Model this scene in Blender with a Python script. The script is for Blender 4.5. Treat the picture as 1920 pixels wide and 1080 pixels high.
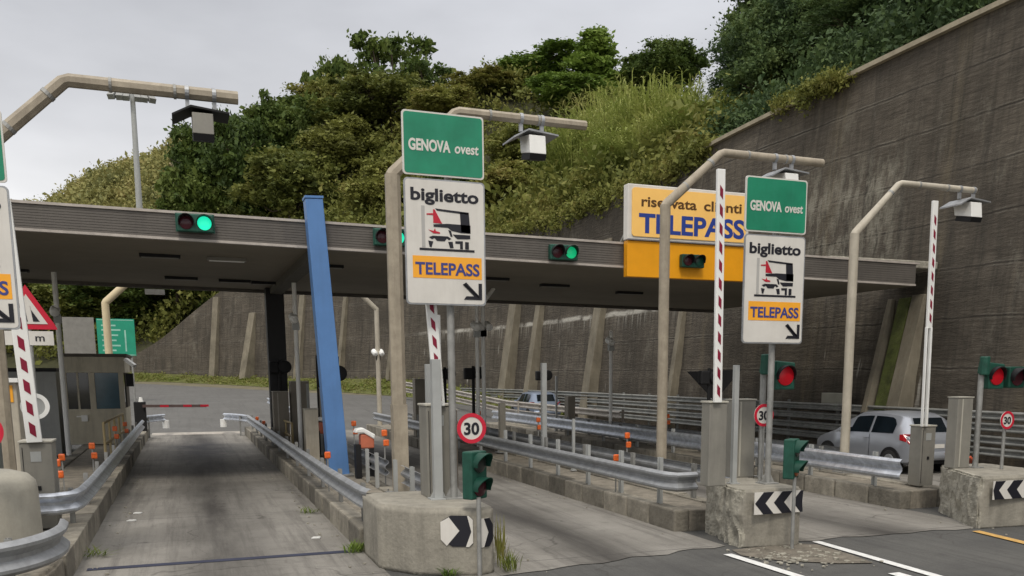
import bpy, math, random
import numpy as np
from mathutils import Vector, Matrix
R = math.radians
SC = bpy.context.scene
COL = SC.collection
for _o in list(bpy.data.objects): bpy.data.objects.remove(_o)
random.seed(7); RNG = np.random.default_rng(7)

# ------------------------------------------------------------------ camera
F, CX, CY, H = 1731., 1060., 972., 2.5
TH = math.atan(272/1731.); PS = math.atan(715/1752.)
cam = bpy.data.cameras.new('camera'); camo = bpy.data.objects.new('camera', cam); COL.objects.link(camo)
camo.location = (0, 0, H); camo.rotation_euler = (R(90)-TH, 0, -PS)
cam.sensor_width = 36; cam.lens = F/1920*36
cam.shift_x = -(CX-960)/1920; cam.shift_y = (CY-540)/1920
cam.clip_end = 2000; cam.clip_start = .05
SC.camera = camo
SC.render.resolution_x = 1024; SC.render.resolution_y = 576

# ------------------------------------------------------------------ sky, sun, exposure
w = bpy.data.worlds.new('World'); SC.world = w; w.use_nodes = True
nt = w.node_tree; nt.nodes.clear()
def N(t, **k):
    n = nt.nodes.new(t)
    for a, b in k.items(): setattr(n, a, b)
    return n
out = N('ShaderNodeOutputWorld'); bg = N('ShaderNodeBackground'); nt.links.new(bg.outputs[0], out.inputs[0])
tc = N('ShaderNodeTexCoord'); sep = N('ShaderNodeSeparateXYZ'); nt.links.new(tc.outputs['Generated'], sep.inputs[0])
ramp = N('ShaderNodeValToRGB'); nt.links.new(sep.outputs[2], ramp.inputs[0])
er = ramp.color_ramp.elements
er[0].position = 0.0; er[0].color = (1.0, .985, .96, 1)
er[1].position = 1.0; er[1].color = (1.55, 1.52, 1.5, 1)
for p_, c_ in ((.12, (.84, .83, .825, 1)), (.22, (.59, .59, .605, 1)), (.42, (.53, .54, .575, 1)), (.6, (.94, .93, .93, 1))):
    e_ = er.new(p_); e_.color = c_
mp = N('ShaderNodeMapping'); mp.inputs['Scale'].default_value = (1.6, 1.6, 4.5); nt.links.new(tc.outputs['Generated'], mp.inputs[0])
nz = N('ShaderNodeTexNoise'); nz.inputs['Scale'].default_value = 1.7; nz.inputs['Detail'].default_value = 5; nt.links.new(mp.outputs[0], nz.inputs[0])
cr = N('ShaderNodeMapRange'); cr.inputs[1].default_value = .3; cr.inputs[2].default_value = .7; cr.inputs[3].default_value = .80; cr.inputs[4].default_value = 1.18
nt.links.new(nz.outputs[0], cr.inputs[0])
vm = N('ShaderNodeVectorMath', operation='SCALE'); nt.links.new(ramp.outputs[0], vm.inputs[0]); nt.links.new(cr.outputs[0], vm.inputs['Scale'])
sky = N('ShaderNodeTexSky', sky_type='NISHITA', sun_disc=False, sun_elevation=R(52), sun_rotation=R(200))
sm = N('ShaderNodeVectorMath', operation='SCALE'); sm.inputs['Scale'].default_value = .1; nt.links.new(sky.outputs[0], sm.inputs[0])
mx = N('ShaderNodeMix', data_type='RGBA'); mx.inputs[0].default_value = .93
nt.links.new(sm.outputs[0], mx.inputs[6]); nt.links.new(vm.outputs[0], mx.inputs[7]); nt.links.new(mx.outputs[2], bg.inputs[0])
bg.inputs[1].default_value = 1.2
sl = bpy.data.lights.new('sun', 'SUN'); sl.energy = 1.6; sl.angle = R(12); sl.color = (1, .93, .82)
so = bpy.data.objects.new('sun', sl); COL.objects.link(so); so.rotation_euler = (R(38), 0, R(-20)); so.location = (0, -10, 40)
SC.view_settings.view_transform = 'Standard'; SC.view_settings.look = 'None'; SC.view_settings.exposure = 0; SC.view_settings.gamma = 1
SC.render.engine = 'CYCLES'

# ------------------------------------------------------------------ helpers
FW = (math.sin(PS)*math.cos(TH), math.cos(PS)*math.cos(TH), -math.sin(TH))
RT = (math.cos(PS), -math.sin(PS), 0)
UP = (math.sin(PS)*math.sin(TH), math.cos(PS)*math.sin(TH), math.cos(TH))
def azx(x, y, z=H):                       # photograph column of a world point
    z -= H; d = x*FW[0]+y*FW[1]+z*FW[2]
    if d <= .1: return 1e9
    return CX+F*(x*RT[0]+y*RT[1])/d
def rowy(x, y, z):
    z -= H; d = x*FW[0]+y*FW[1]+z*FW[2]
    return CY-F*(x*UP[0]+y*UP[1]+z*UP[2])/d
def atY(px, py, Y):
    a = (px-CX)/F; b = (CY-py)/F
    r = [FW[i]+a*RT[i]+b*UP[i] for i in range(3)]; t = Y/r[1]
    return (t*r[0], Y, H+t*r[2])
def lin(*c): return tuple(((v/255+.055)/1.055)**2.4 if v > 10 else v/255/12.92 for v in c)

MATS = {}
def M(name, col, rough=.7, metal=0, var=.18, scale=2.5, bump=0, bscale=30, streak=0, sc=(0.02,.02,.02), emit=0, spec=.4, dirt=0, isl=0):
    if name in MATS: return MATS[name]
    m = bpy.data.materials.new(name); m.use_nodes = True; t = m.node_tree; L = t.links.new
    b = t.nodes['Principled BSDF']; b.inputs['Roughness'].default_value = rough; b.inputs['Metallic'].default_value = metal
    b.inputs['Specular IOR Level'].default_value = spec
    g = t.nodes.new('ShaderNodeNewGeometry')
    n = t.nodes.new('ShaderNodeTexNoise'); n.inputs['Scale'].default_value = scale; n.inputs['Detail'].default_value = 6; n.inputs['Roughness'].default_value = .65
    L(g.outputs['Position'], n.inputs['Vector'])
    r = t.nodes.new('ShaderNodeValToRGB'); L(n.outputs[0], r.inputs[0])
    r.color_ramp.elements[0].position = .3; r.color_ramp.elements[1].position = .7
    r.color_ramp.elements[0].color = (*[c*(1-var) for c in col], 1); r.color_ramp.elements[1].color = (*[min(1, c*(1+var)) for c in col], 1)
    c = r.outputs[0]
    if streak:
        q = t.nodes.new('ShaderNodeMapping'); q.inputs['Scale'].default_value = (4, 4, .45); L(g.outputs['Position'], q.inputs[0])
        n2 = t.nodes.new('ShaderNodeTexNoise'); n2.inputs['Scale'].default_value = 1.5; n2.inputs['Detail'].default_value = 9; n2.inputs['Roughness'].default_value = .72; L(q.outputs[0], n2.inputs['Vector'])
        mr = t.nodes.new('ShaderNodeMapRange'); mr.inputs[1].default_value = .48; mr.inputs[2].default_value = .72; mr.inputs[4].default_value = streak; L(n2.outputs[0], mr.inputs[0])
        mix = t.nodes.new('ShaderNodeMix'); mix.data_type = 'RGBA'; L(mr.outputs[0], mix.inputs[0]); L(c, mix.inputs[6]); mix.inputs[7].default_value = (*sc, 1); c = mix.outputs[2]
    if dirt:
        n3 = t.nodes.new('ShaderNodeTexNoise'); n3.inputs['Scale'].default_value = 11; n3.inputs['Detail'].default_value = 8; n3.inputs['Roughness'].default_value = .8; L(g.outputs['Position'], n3.inputs['Vector'])
        mr = t.nodes.new('ShaderNodeMapRange'); mr.inputs[1].default_value = .5; mr.inputs[2].default_value = .75; mr.inputs[4].default_value = dirt; L(n3.outputs[0], mr.inputs[0])
        mix = t.nodes.new('ShaderNodeMix'); mix.data_type = 'RGBA'; L(mr.outputs[0], mix.inputs[0]); L(c, mix.inputs[6]); mix.inputs[7].default_value = (*sc, 1); c = mix.outputs[2]
    if isl:
        mr = t.nodes.new('ShaderNodeMapRange'); mr.inputs[3].default_value = 1-isl; mr.inputs[4].default_value = 1+isl*.5; L(g.outputs['Random Per Island'], mr.inputs[0])
        v_ = t.nodes.new('ShaderNodeVectorMath'); v_.operation = 'SCALE'; L(c, v_.inputs[0]); L(mr.outputs[0], v_.inputs['Scale']); c = v_.outputs[0]
    L(c, b.inputs['Base Color'])
    if bump:
        nb = t.nodes.new('ShaderNodeTexNoise'); nb.inputs['Scale'].default_value = bscale; nb.inputs['Detail'].default_value = 7; L(g.outputs['Position'], nb.inputs['Vector'])
        bp = t.nodes.new('ShaderNodeBump'); bp.inputs['Strength'].default_value = bump; bp.inputs['Distance'].default_value = .03; L(nb.outputs[0], bp.inputs['Height']); L(bp.outputs[0], b.inputs['Normal'])
    if emit:
        b.inputs['Emission Color'].default_value = (*col, 1); b.inputs['Emission Strength'].default_value = emit
    MATS[name] = m; return m

def tagp(o, label, cat, group=None, kind=None):
    if label: o['label'] = label
    if cat: o['category'] = cat
    if group: o['group'] = group
    if kind: o['kind'] = kind
    return o
WL = {}
def wl(o): return WL.get(o.name, Vector((0, 0, 0)))
def thing(name, label, cat, loc=(0, 0, 0), group=None):
    o = bpy.data.objects.new(name, None); COL.objects.link(o); o.location = loc; o.empty_display_size = .2
    WL[o.name] = Vector(loc); return tagp(o, label, cat, group)
class MB:
    def __init__(s): s.v = []; s.f = []; s.m = []; s.mi = 0
    def add(s, vs, fs):
        k = len(s.v); s.v += [tuple(v) for v in vs]; s.f += [tuple(i+k for i in f) for f in fs]; s.m += [s.mi]*len(fs); return s
    def box(s, x0, x1, y0, y1, z0, z1, rot=0, piv=None):
        vs = [(x, y, z) for z in (z0, z1) for x, y in ((x0, y0), (x1, y0), (x1, y1), (x0, y1))]
        if rot:
            px, py = piv or ((x0+x1)/2, (y0+y1)/2); c, q = math.cos(rot), math.sin(rot)
            vs = [(px+(x-px)*c-(y-py)*q, py+(x-px)*q+(y-py)*c, z) for x, y, z in vs]
        return s.add(vs, [(3, 2, 1, 0), (4, 5, 6, 7), (0, 1, 5, 4), (1, 2, 6, 5), (2, 3, 7, 6), (3, 0, 4, 7)])
    def bar(s, p0, p1, w, h, up=(0, 0, 1), w1=None, h1=None):
        p0, p1 = Vector(p0), Vector(p1); d = (p1-p0).normalized(); u = Vector(up)
        if abs(d.dot(u)) > .98: u = Vector((0, 1, 0))
        a = d.cross(u).normalized(); b = a.cross(d).normalized(); vs = []
        for p, ww, hh in ((p0, w, h), (p1, w1 or w, h1 or h)):
            for i, j in ((-1, -1), (1, -1), (1, 1), (-1, 1)): vs.append(p+a*ww/2*i+b*hh/2*j)
        return s.add(vs, [(0, 1, 2, 3), (7, 6, 5, 4), (4, 5, 1, 0), (5, 6, 2, 1), (6, 7, 3, 2), (7, 4, 0, 3)])
    def tube(s, pts, rad, n=12, caps=True, sy=1.):
        pts = [Vector(p) for p in pts]; k = len(s.v); m = len(pts)
        rs = rad if isinstance(rad, (list, tuple)) else [rad]*m
        prev = None; vs = []
        for i, p in enumerate(pts):
            d = (pts[min(i+1, m-1)]-pts[max(i-1, 0)]).normalized()
            u = Vector((0, 0, 1)) if abs(d.z) < .9 else Vector((0, 1, 0))
            if prev is not None: u = prev
            a = d.cross(u).normalized(); b = a.cross(d).normalized(); prev = b
            for j in range(n):
                t = 2*math.pi*(j+.5)/n; vs.append(p+a*math.cos(t)*rs[i]+b*math.sin(t)*rs[i]*sy)
        fs = [(i*n+j, i*n+(j+1) % n, (i+1)*n+(j+1) % n, (i+1)*n+j) for i in range(m-1) for j in range(n)]
        if caps: fs += [tuple(range(n-1, -1, -1)), tuple((m-1)*n+j for j in range(n))]
        return s.add(vs, fs)
    def prism(s, poly, y0, y1):            # polygon in XZ, from y0 (front) to y1
        n = len(poly); vs = [(x, y0, z) for x, z in poly]+[(x, y1, z) for x, z in poly]
        return s.add(vs, [tuple(range(n)), tuple(range(2*n-1, n-1, -1))]+[(i, i+n, (i+1) % n+n, (i+1) % n) for i in range(n)])
    def slab(s, poly, z0, z1):             # polygon in XY
        n = len(poly); vs = [(x, y, z0) for x, y in poly]+[(x, y, z1) for x, y in poly]
        return s.add(vs, [tuple(range(n-1, -1, -1)), tuple(range(n, 2*n))]+[(i, (i+1) % n, (i+1) % n+n, i+n) for i in range(n)])
    def xprism(s, poly, x0, x1):           # polygon in YZ
        n = len(poly); vs = [(x0, y, z) for y, z in poly]+[(x1, y, z) for y, z in poly]
        return s.add(vs, [tuple(range(n)), tuple(range(2*n-1, n-1, -1))]+[(i, i+n, (i+1) % n+n, (i+1) % n) for i in range(n)])
    def disc(s, x, z, r, y0, y1, n=28): return s.prism([(x+r*math.cos(2*math.pi*i/n), z+r*math.sin(2*math.pi*i/n)) for i in range(n)], y0, y1)
    def ring(s, x, z, r0, r1, y0, y1, n=32):
        vs = []; fs = []
        for i in range(n):
            c, q = math.cos(2*math.pi*i/n), math.sin(2*math.pi*i/n)
            vs += [(x+r0*c, y0, z+r0*q), (x+r1*c, y0, z+r1*q), (x+r1*c, y1, z+r1*q), (x+r0*c, y1, z+r0*q)]
        for i in range(n):
            a, b = 4*i, 4*((i+1) % n)
            fs += [(a+k, a+(k+1) % 4, b+(k+1) % 4, b+k) for k in range(4)]
        return s.add(vs, fs)
    def build(s, name, mat, parent=None, loc=None, smooth=False, bevel=0, label=None, seg=2):
        o0 = wl(parent) if parent is not None else Vector(loc or (0, 0, 0))
        me = bpy.data.meshes.new(name); me.from_pydata([tuple(Vector(v)-o0) for v in s.v], [], s.f)
        import bmesh
        b = bmesh.new(); b.from_mesh(me); bmesh.ops.recalc_face_normals(b, faces=b.faces); b.to_mesh(me); b.free()
        mats = mat if isinstance(mat, (list, tuple)) else [mat]
        for m_ in mats: me.materials.append(m_)
        if len(mats) > 1: me.polygons.foreach_set('material_index', s.m)
        if smooth:
            me.polygons.foreach_set('use_smooth', [True]*len(me.polygons)); me.set_sharp_from_angle(angle=R(38))
        o = bpy.data.objects.new(name, me); COL.objects.link(o)
        if parent is not None: o.parent = parent; WL[o.name] = o0.copy()
        else: o.location = o0; WL[o.name] = o0.copy()
        if bevel:
            md = o.modifiers.new('bevel', 'BEVEL'); md.width = bevel; md.segments = seg; md.limit_method = 'ANGLE'; md.angle_limit = R(40)
        if label: o['label'] = label
        return o

def text(s, x0, x1, zb, zh, y, mat, parent, name='lettering', bold=.012, depth=.004, shear=0, plane='front'):
    c = bpy.data.curves.new('t', 'FONT'); c.body = s; c.size = 1; c.offset = bold; c.extrude = .001; c.shear = shear; c.resolution_u = 4
    o = bpy.data.objects.new('t', c); COL.objects.link(o); bpy.context.view_layer.update()
    me = bpy.data.meshes.new_from_object(o.evaluated_get(bpy.context.evaluated_depsgraph_get()))
    bpy.data.objects.remove(o)
    vs = np.array([v.co[:] for v in me.vertices]); mn, mxx = vs.min(0), vs.max(0)
    sx = (x1-x0)/(mxx[0]-mn[0]); asc = .73   # cap height of the built-in face
    sz = zh/asc; z_ = H; p = wl(parent)
    for v, q in zip(me.vertices, vs):
        v.co = (x0+(q[0]-mn[0])*sx-p.x, y-depth*(1 if q[2] > 0 else 0)-p.y, zb+q[1]*sz-p.z)
    me.materials.clear(); me.materials.append(mat); me.name = name
    ob = bpy.data.objects.new(name, me); COL.objects.link(ob); ob.parent = parent; WL[ob.name] = p.copy()
    return ob

# ------------------------------------------------------------------ materials
conc = M('concrete', (.285, .265, .22), .9, var=.22, bump=.35, bscale=22, streak=.45, sc=(.10, .095, .08), dirt=.25)
concD = M('old_concrete', (.23, .205, .165), .95, var=.35, scale=4, bump=.6, bscale=14, streak=.5, sc=(.07, .068, .055), dirt=.45)
concR = M('broken_concrete', (.34, .32, .265), .95, var=.4, scale=5, bump=.8, bscale=16, dirt=.6, sc=(.16, .15, .12), streak=.3)
kerbm = M('kerb_stone', (.25, .228, .185), .95, var=.35, scale=3, bump=.5, bscale=18, dirt=.55, sc=(.065, .06, .05), isl=.6)
zinc = M('galvanised_steel', (.36, .37, .38), .5, metal=.55, var=.22, scale=5, streak=.35, sc=(.16, .16, .16))
zincN = M('new_galvanised_steel', (.56, .59, .64), .36, metal=.7, var=.28, scale=6, streak=.2, sc=(.3, .3, .32))
zincD = M('dull_steel', (.30, .30, .285), .6, metal=.35, var=.25, scale=5, streak=.4, sc=(.12, .11, .10))
beige = M('beige_paint', (.34, .295, .225), .6, var=.2, scale=4, streak=.5, sc=(.17, .135, .10), dirt=.25)
beigeL = M('pale_beige_paint', (.46, .42, .34), .55, var=.15, streak=.45, sc=(.24, .20, .15), dirt=.2)
greyp = M('grey_paint', (.36, .37, .36), .55, var=.1, streak=.25, sc=(.2, .2, .19))
cabg = M('grey_cabinet_paint', (.23, .22, .19), .6, var=.12, streak=.4, sc=(.13, .12, .11), dirt=.2)
cabl = M('cabinet_corner', (.42, .40, .34), .6, var=.12, streak=.3, sc=(.2, .2, .18))
white = M('white_paint', (.80, .80, .77), .45, var=.05, streak=.12, sc=(.45, .44, .42))
signw = M('sign_white', (.66, .635, .585), .4, var=.06, streak=.3, sc=(.47, .44, .39), dirt=.06)
signg = M('sign_green', (.015, .23, .125), .35, var=.22, scale=1.5, streak=.3, sc=(.04, .26, .17))
signo = M('sign_orange', (.90, .40, .03), .45, var=.05)
signo2 = M('sign_deep_orange', (.80, .34, .006), .45, var=.06)
signy = M('sign_light_orange', (.98, .58, .16), .45, var=.04)
blueL = M('letter_blue', (.045, .055, .22), .5, var=.05)
blueB = M('letter_blue_bright', (.02, .05, .27), .5, var=.05)
black = M('black_paint', (.012, .012, .018), .5, var=.1)
blackm = M('matt_black', (.008, .008, .009), .7, var=.1)
brownL = M('letter_brown', (.10, .045, .01), .5, var=.05)
redp = M('red_paint', (.45, .012, .03), .45, var=.1)
redd = M('dark_red_paint', (.22, .006, .03), .5, var=.15)
orangeP = M('orange_reflector', (.72, .13, .02), .35, var=.3, scale=20, spec=.6)
blueP = M('blue_paint', (.095, .215, .46), .5, var=.1, scale=1.2, streak=.35, sc=(.075, .155, .32), dirt=.08)
sigG = M('signal_green_housing', (.010, .066, .044), .55, var=.3, scale=8, streak=.3, sc=(.03, .12, .09))
sigGd = M('signal_dark_green', (.004, .05, .032), .55, var=.2)
canD = M('canopy_soffit', (.225, .20, .155), .8, var=.12, scale=.6, streak=.15, sc=(.08, .07, .055))
canF = M('canopy_fascia', (.12, .108, .095), .6, var=.15, scale=1.2, streak=.3, sc=(.055, .05, .05))
canT = M('canopy_trim', (.42, .38, .34), .5, var=.2, scale=4)
glassD = M('dark_glass', (.006, .010, .014), .06, var=.3, spec=.6)
glassB = M('booth_glass', (.03, .09, .13), .12, var=.3, scale=1.2, spec=.6)
rubber = M('rubber', (.018, .018, .018), .85)
silver = M('silver_car_paint', (.37, .39, .43), .28, metal=.45, var=.03)
bluec = M('pale_blue_car_paint', (.33, .38, .48), .3, metal=.3, var=.03)
lampG = M('green_lamp', (.02, .85, .50), .3, var=.0, emit=.85)
lampG2 = M('green_lamp_dim', (.01, .55, .22), .3, var=.0, emit=.45)
lampR = M('red_lamp', (.42, .006, .014), .3, var=.0, emit=.1)
lampOff = M('unlit_red_lamp', (.06, .012, .018), .25, var=.1)
bark = M('bark', (.09, .07, .05), .95, var=.3, scale=6)

# ------------------------------------------------------------------ ground
def G(y): return float(np.interp(y, [-1e3, 44, 60, 78, 95, 115, 1e4], [0, 0, .85, 1.15, 1.7, 2.0, 2.0]))
def sheet(name, xs, ys, dz, mat, kind='structure', jit=None):
    v = [(x+(jit(x, y) if jit else 0), y, G(y)+dz) for y in ys for x in xs]; n = len(xs)
    f = [(j*n+i, j*n+i+1, (j+1)*n+i+1, (j+1)*n+i) for j in range(len(ys)-1) for i in range(n-1)]
    me = bpy.data.meshes.new(name); me.from_pydata(v, [], f); me.materials.append(mat)
    o = bpy.data.objects.new(name, me); COL.objects.link(o); o['kind'] = kind; return o
earth = M('dry_earth', (.16, .14, .09), .95, var=.3, scale=.8, bump=.4, bscale=4, dirt=.4, sc=(.06, .08, .025))
sheet('ground', [-900, -200, -60, -14, 19.3, 40, 60, 200, 900], [-100, -20, 0, 20, 44, 60, 78, 95, 115, 200, 500, 1500], -.012, earth)

def roadmat(name, base, dark, light, joints=0, stain=True, agg=.2):
    m = bpy.data.materials.new(name); m.use_nodes = True; t = m.node_tree; L = t.links.new; nn = t.nodes.new
    b = t.nodes['Principled BSDF']; b.inputs['Roughness'].default_value = .88; b.inputs['Specular IOR Level'].default_value = .25
    g = nn('ShaderNodeNewGeometry')
    def noise(sc, scale, det=6, rough=.6):
        q = nn('ShaderNodeMapping'); q.inputs['Scale'].default_value = sc; L(g.outputs['Position'], q.inputs[0])
        n = nn('ShaderNodeTexNoise'); n.inputs['Scale'].default_value = scale; n.inputs['Detail'].default_value = det; n.inputs['Roughness'].default_value = rough; L(q.outputs[0], n.inputs['Vector']); return n.outputs[0]
    def mr(x, a, b_, c=0., d=1.):
        n = nn('ShaderNodeMapRange'); L(x, n.inputs[0]); n.inputs[1].default_value = a; n.inputs[2].default_value = b_; n.inputs[3].default_value = c; n.inputs[4].default_value = d; return n.outputs[0]
    def mix(f, a, col):
        n = nn('ShaderNodeMix'); n.data_type = 'RGBA'; L(f, n.inputs[0])
        if isinstance(a, tuple): n.inputs[6].default_value = (*a, 1)
        else: L(a, n.inputs[6])
        n.inputs[7].default_value = (*col, 1); return n.outputs[2]
    def mth(op, a, b_=None, c=None):
        n = nn('ShaderNodeMath'); n.operation = op
        for i, x in enumerate((a, b_, c)):
            if x is None: continue
            if isinstance(x, (int, float)): n.inputs[i].default_value = x
            else: L(x, n.inputs[i])
        return n.outputs[0]
    c = mix(mr(noise((1, 1, 1), .55), .38, .66), base, light)
    c = mix(mr(noise((3.2, .13, 1), 1.3, 8, .75), .48, .66, 0, .6), c, dark)
    c = mix(mr(noise((1, 1, 1), 2.6, 8, .7), .52, .72, 0, .45), c, dark)
    c = mix(mr(noise((1, 1, 1), 55, 3, .8), .45, .8, 0, agg), c, tuple(x*.35 for x in dark))
    if stain:
        sp = nn('ShaderNodeSeparateXYZ'); L(g.outputs['Position'], sp.inputs[0])
        X, Y = sp.outputs[0], sp.outputs[1]
        # rubber and oil worn in along the middle of every lane, heavier where cars stop
        for x0 in (.4, 5.3, 10.2):
            d = mth('ABSOLUTE', mth('SUBTRACT', X, x0)); band = mr(d, .1, .95, 1, 0)
            brk = mr(noise((.8, .12, 1), 1.3), .3, .6, .35, .95)
            c = mix(mth('MULTIPLY', band, brk), c, tuple(x*.55 for x in dark))
            e = mth('ABSOLUTE', mth('SUBTRACT', Y, 33)); band2 = mth('MULTIPLY', mr(e, 1.5, 8, 1, 0), mr(d, .4, 1.7, 1, 0))
            c = mix(mth('MULTIPLY', band2, mr(noise((1, .6, 1), 1.2), .3, .6, .35, .9)), c, (.045, .045, .05))
        if joints:
            f_ = mth('ABSOLUTE', mth('SUBTRACT', mth('FRACT', mth('DIVIDE', mth('ADD', Y, .35), joints)), .5))
            c = mix(mr(f_, .4965, .4995, 0, .75), c, (.05, .047, .045))
    vo = nn('ShaderNodeTexVoronoi'); vo.feature = 'DISTANCE_TO_EDGE'; vo.inputs['Scale'].default_value = .38
    q = nn('ShaderNodeMapping'); L(g.outputs['Position'], q.inputs[0])
    wv = nn('ShaderNodeTexNoise'); wv.inputs['Scale'].default_value = 1.3; wv.inputs['Detail'].default_value = 4; L(g.outputs['Position'], wv.inputs['Vector'])
    ad = nn('ShaderNodeVectorMath'); ad.operation = 'MULTIPLY_ADD'; L(wv.outputs['Color'], ad.inputs[0]); ad.inputs[1].default_value = (1.1, 1.1, 0); L(g.outputs['Position'], ad.inputs[2]); L(ad.outputs[0], vo.inputs['Vector'])
    c = mix(mth('MULTIPLY', mr(vo.outputs['Distance'], .002, .009, .6, 0), mr(noise((1, 1, 1), .5), .45, .6)), c, (.05, .045, .04))
    L(c, b.inputs['Base Color'])
    bp = nn('ShaderNodeBump'); bp.inputs['Strength'].default_value = .35; bp.inputs['Distance'].default_value = .02; L(noise((1, 1, 1), 35, 6, .8), bp.inputs['Height']); L(bp.outputs[0], b.inputs['Normal'])
    return m
asph = roadmat('asphalt', (.088, .087, .083), (.058, .056, .054), (.12, .118, .11), stain=False, agg=.5)
asphF = roadmat('far_asphalt', (.118, .115, .108), (.095, .092, .088), (.14, .137, .13), stain=False, agg=.05)
lanec = roadmat('lane_concrete', (.212, .20, .178), (.095, .088, .08), (.29, .275, .247), joints=5.9, agg=.3)
sheet('road', [-14, -6, 0, 6, 12, 19.3], [-20, 0, 12, 20, 30, 42.2], -.004, asph)
sheet('road_beyond', [-14, -6, 0, 6, 12, 19.3], [42.2, 44, 48, 52, 56, 60], -.004, asphF)
# the road swings left beyond the toll plaza
def strip(name, pts, w0, w1, dz, mat):
    v = []
    for i, (x, y) in enumerate(pts): v += [(x+w0[i][0], y+w0[i][1], G(y+w0[i][1])+dz), (x+w1[i][0], y+w1[i][1], G(y+w1[i][1])+dz)]
    f = [(2*i, 2*i+1, 2*i+3, 2*i+2) for i in range(len(pts)-1)]
    me = bpy.data.meshes.new(name); me.from_pydata(v, [], f); me.materials.append(mat)
    o = bpy.data.objects.new(name, me); COL.objects.link(o); o['kind'] = 'structure'; return o
rb = [(19, 60), (12.5, 66), (8, 74), (3, 83), (-3, 91), (-10, 97), (-22, 104), (-50, 108)]
li = [(-14, 60), (-15, 62), (-17, 65), (-20, 68), (-25, 71), (-32, 74), (-45, 76), (-60, 78)]
v = []
for (a, b), (c, d) in zip(li, rb):
    for k in range(7):
        x, y = a+(c-a)*k/6, b+(d-b)*k/6; v.append((x, y, G(y)-.004))
me = bpy.data.meshes.new('road_curve'); me.from_pydata(v, [], [(j*7+i, j*7+i+1, (j+1)*7+i+1, (j+1)*7+i) for j in range(7) for i in range(6)]); me.materials.append(asphF)
o = bpy.data.objects.new('road_curve', me); COL.objects.link(o); o['kind'] = 'structure'
# concrete lane slabs between the islands; the front edge wanders a little
def lane(x0, x1, y0, y1, dy=0):
    n = 14; xs = [x0+(x1-x0)*i/n for i in range(n+1)]
    v = [(x, y0+dy*(x-x0)/(x1-x0)+.05*math.sin(x*7)+.04*math.sin(x*17+1), .006) for x in xs]+[(x, y1, .006) for x in xs]
    me = bpy.data.meshes.new('lane_slab'); me.from_pydata(v, [], [(i, i+1, n+2+i, n+1+i) for i in range(n)]); me.materials.append(lanec)
    o = bpy.data.objects.new('lane_slab', me); COL.objects.link(o); o['kind'] = 'structure'
lane(-1.45, 2.24, 7, 42); lane(3.35, 7.2, 10.7, 42, .75); lane(8.1, 12.25, 11.35, 42, -.1); lane(13.3, 19.0, 11.2, 42)
lane(2.24, 3.35, 7.0, 10.95, 3.2)
paint = M('road_paint', (.72, .72, .70), .7, var=.12, scale=9, dirt=.55, sc=(.16, .16, .15))
yelp = M('yellow_road_paint', (.55, .33, .10), .8, var=.2, scale=8, dirt=.6, sc=(.16, .15, .13))
seam = M('seam_dark', (.03, .034, .06), .8)
def mark(name, pts, mat, z=.012):
    mb = MB(); mb.v = [(x, y, z) for x, y in pts]; mb.f = [tuple(range(len(pts)))]; mb.m = [0]
    o = mb.build(name, mat); o['kind'] = 'structure'; return o
mark('lane_marking', [(6.80, 10.85), (6.91, 7.0), (7.07, 7.0), (6.94, 10.85)], paint)
mark('lane_marking', [(8.56, 11.2), (8.36, 7.0), (8.52, 7.0), (8.70, 11.2)], paint)
mark('lane_marking', [(8.06, 9.0), (8.02, 8.2), (8.22, 8.2), (8.24, 9.0)], paint)
mark('yellow_marking', [(11.50, 11.0), (11.15, 8.5), (11.33, 8.5), (11.66, 11.0)], yelp)
mark('expansion_seam', [(-1.3, 12.98), (2.0, 12.96), (2.0, 13.14), (-1.3, 13.15)], seam)
mark('dirt_patch', [(7.1, 11.1), (7.0, 10.7), (7.3, 10.2), (7.9, 9.75), (8.35, 9.6), (8.45, 10.2), (8.5, 11.0), (8.2, 11.2)], M('dirt', (.17, .15, .12), .95, var=.4, scale=5, bump=.6, dirt=.6, sc=(.07, .06, .05)), .010)
# speed hump across the far end of lane one
mb = MB(); mb.xprism([(41.2, 0.002), (41.45, .06), (41.9, .06), (42.15, .002)], -1.35, 2.1)
o = mb.build('speed_hump', M('hump_concrete', (.36, .33, .29), .8, var=.3, scale=3)); o['kind'] = 'structure'
# little bits of rubbish and gravel on the slabs
mb = MB()
for k in range(240):
    x = random.choice([random.uniform(-1.3, -1.0), random.uniform(1.75, 2.1), random.uniform(3.6, 4.2), random.uniform(6.6, 7.1), random.uniform(7.0, 8.5), random.uniform(11.6, 12.1)]); y = random.uniform(9.5, 26)
    if 7.0 < x < 8.5: y = random.uniform(9.4, 11.1)
    r_ = random.uniform(.006, .022)
    mb.box(x-r_, x+r_, y-r_*.8, y+r_*.8, .012, .012+r_*random.uniform(.5, 1.2), rot=random.uniform(0, 3))
o = mb.build('gravel', concR); tagp(o, None, None, kind='stuff'); o['label'] = 'small stones and litter scattered along the kerbs'

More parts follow.
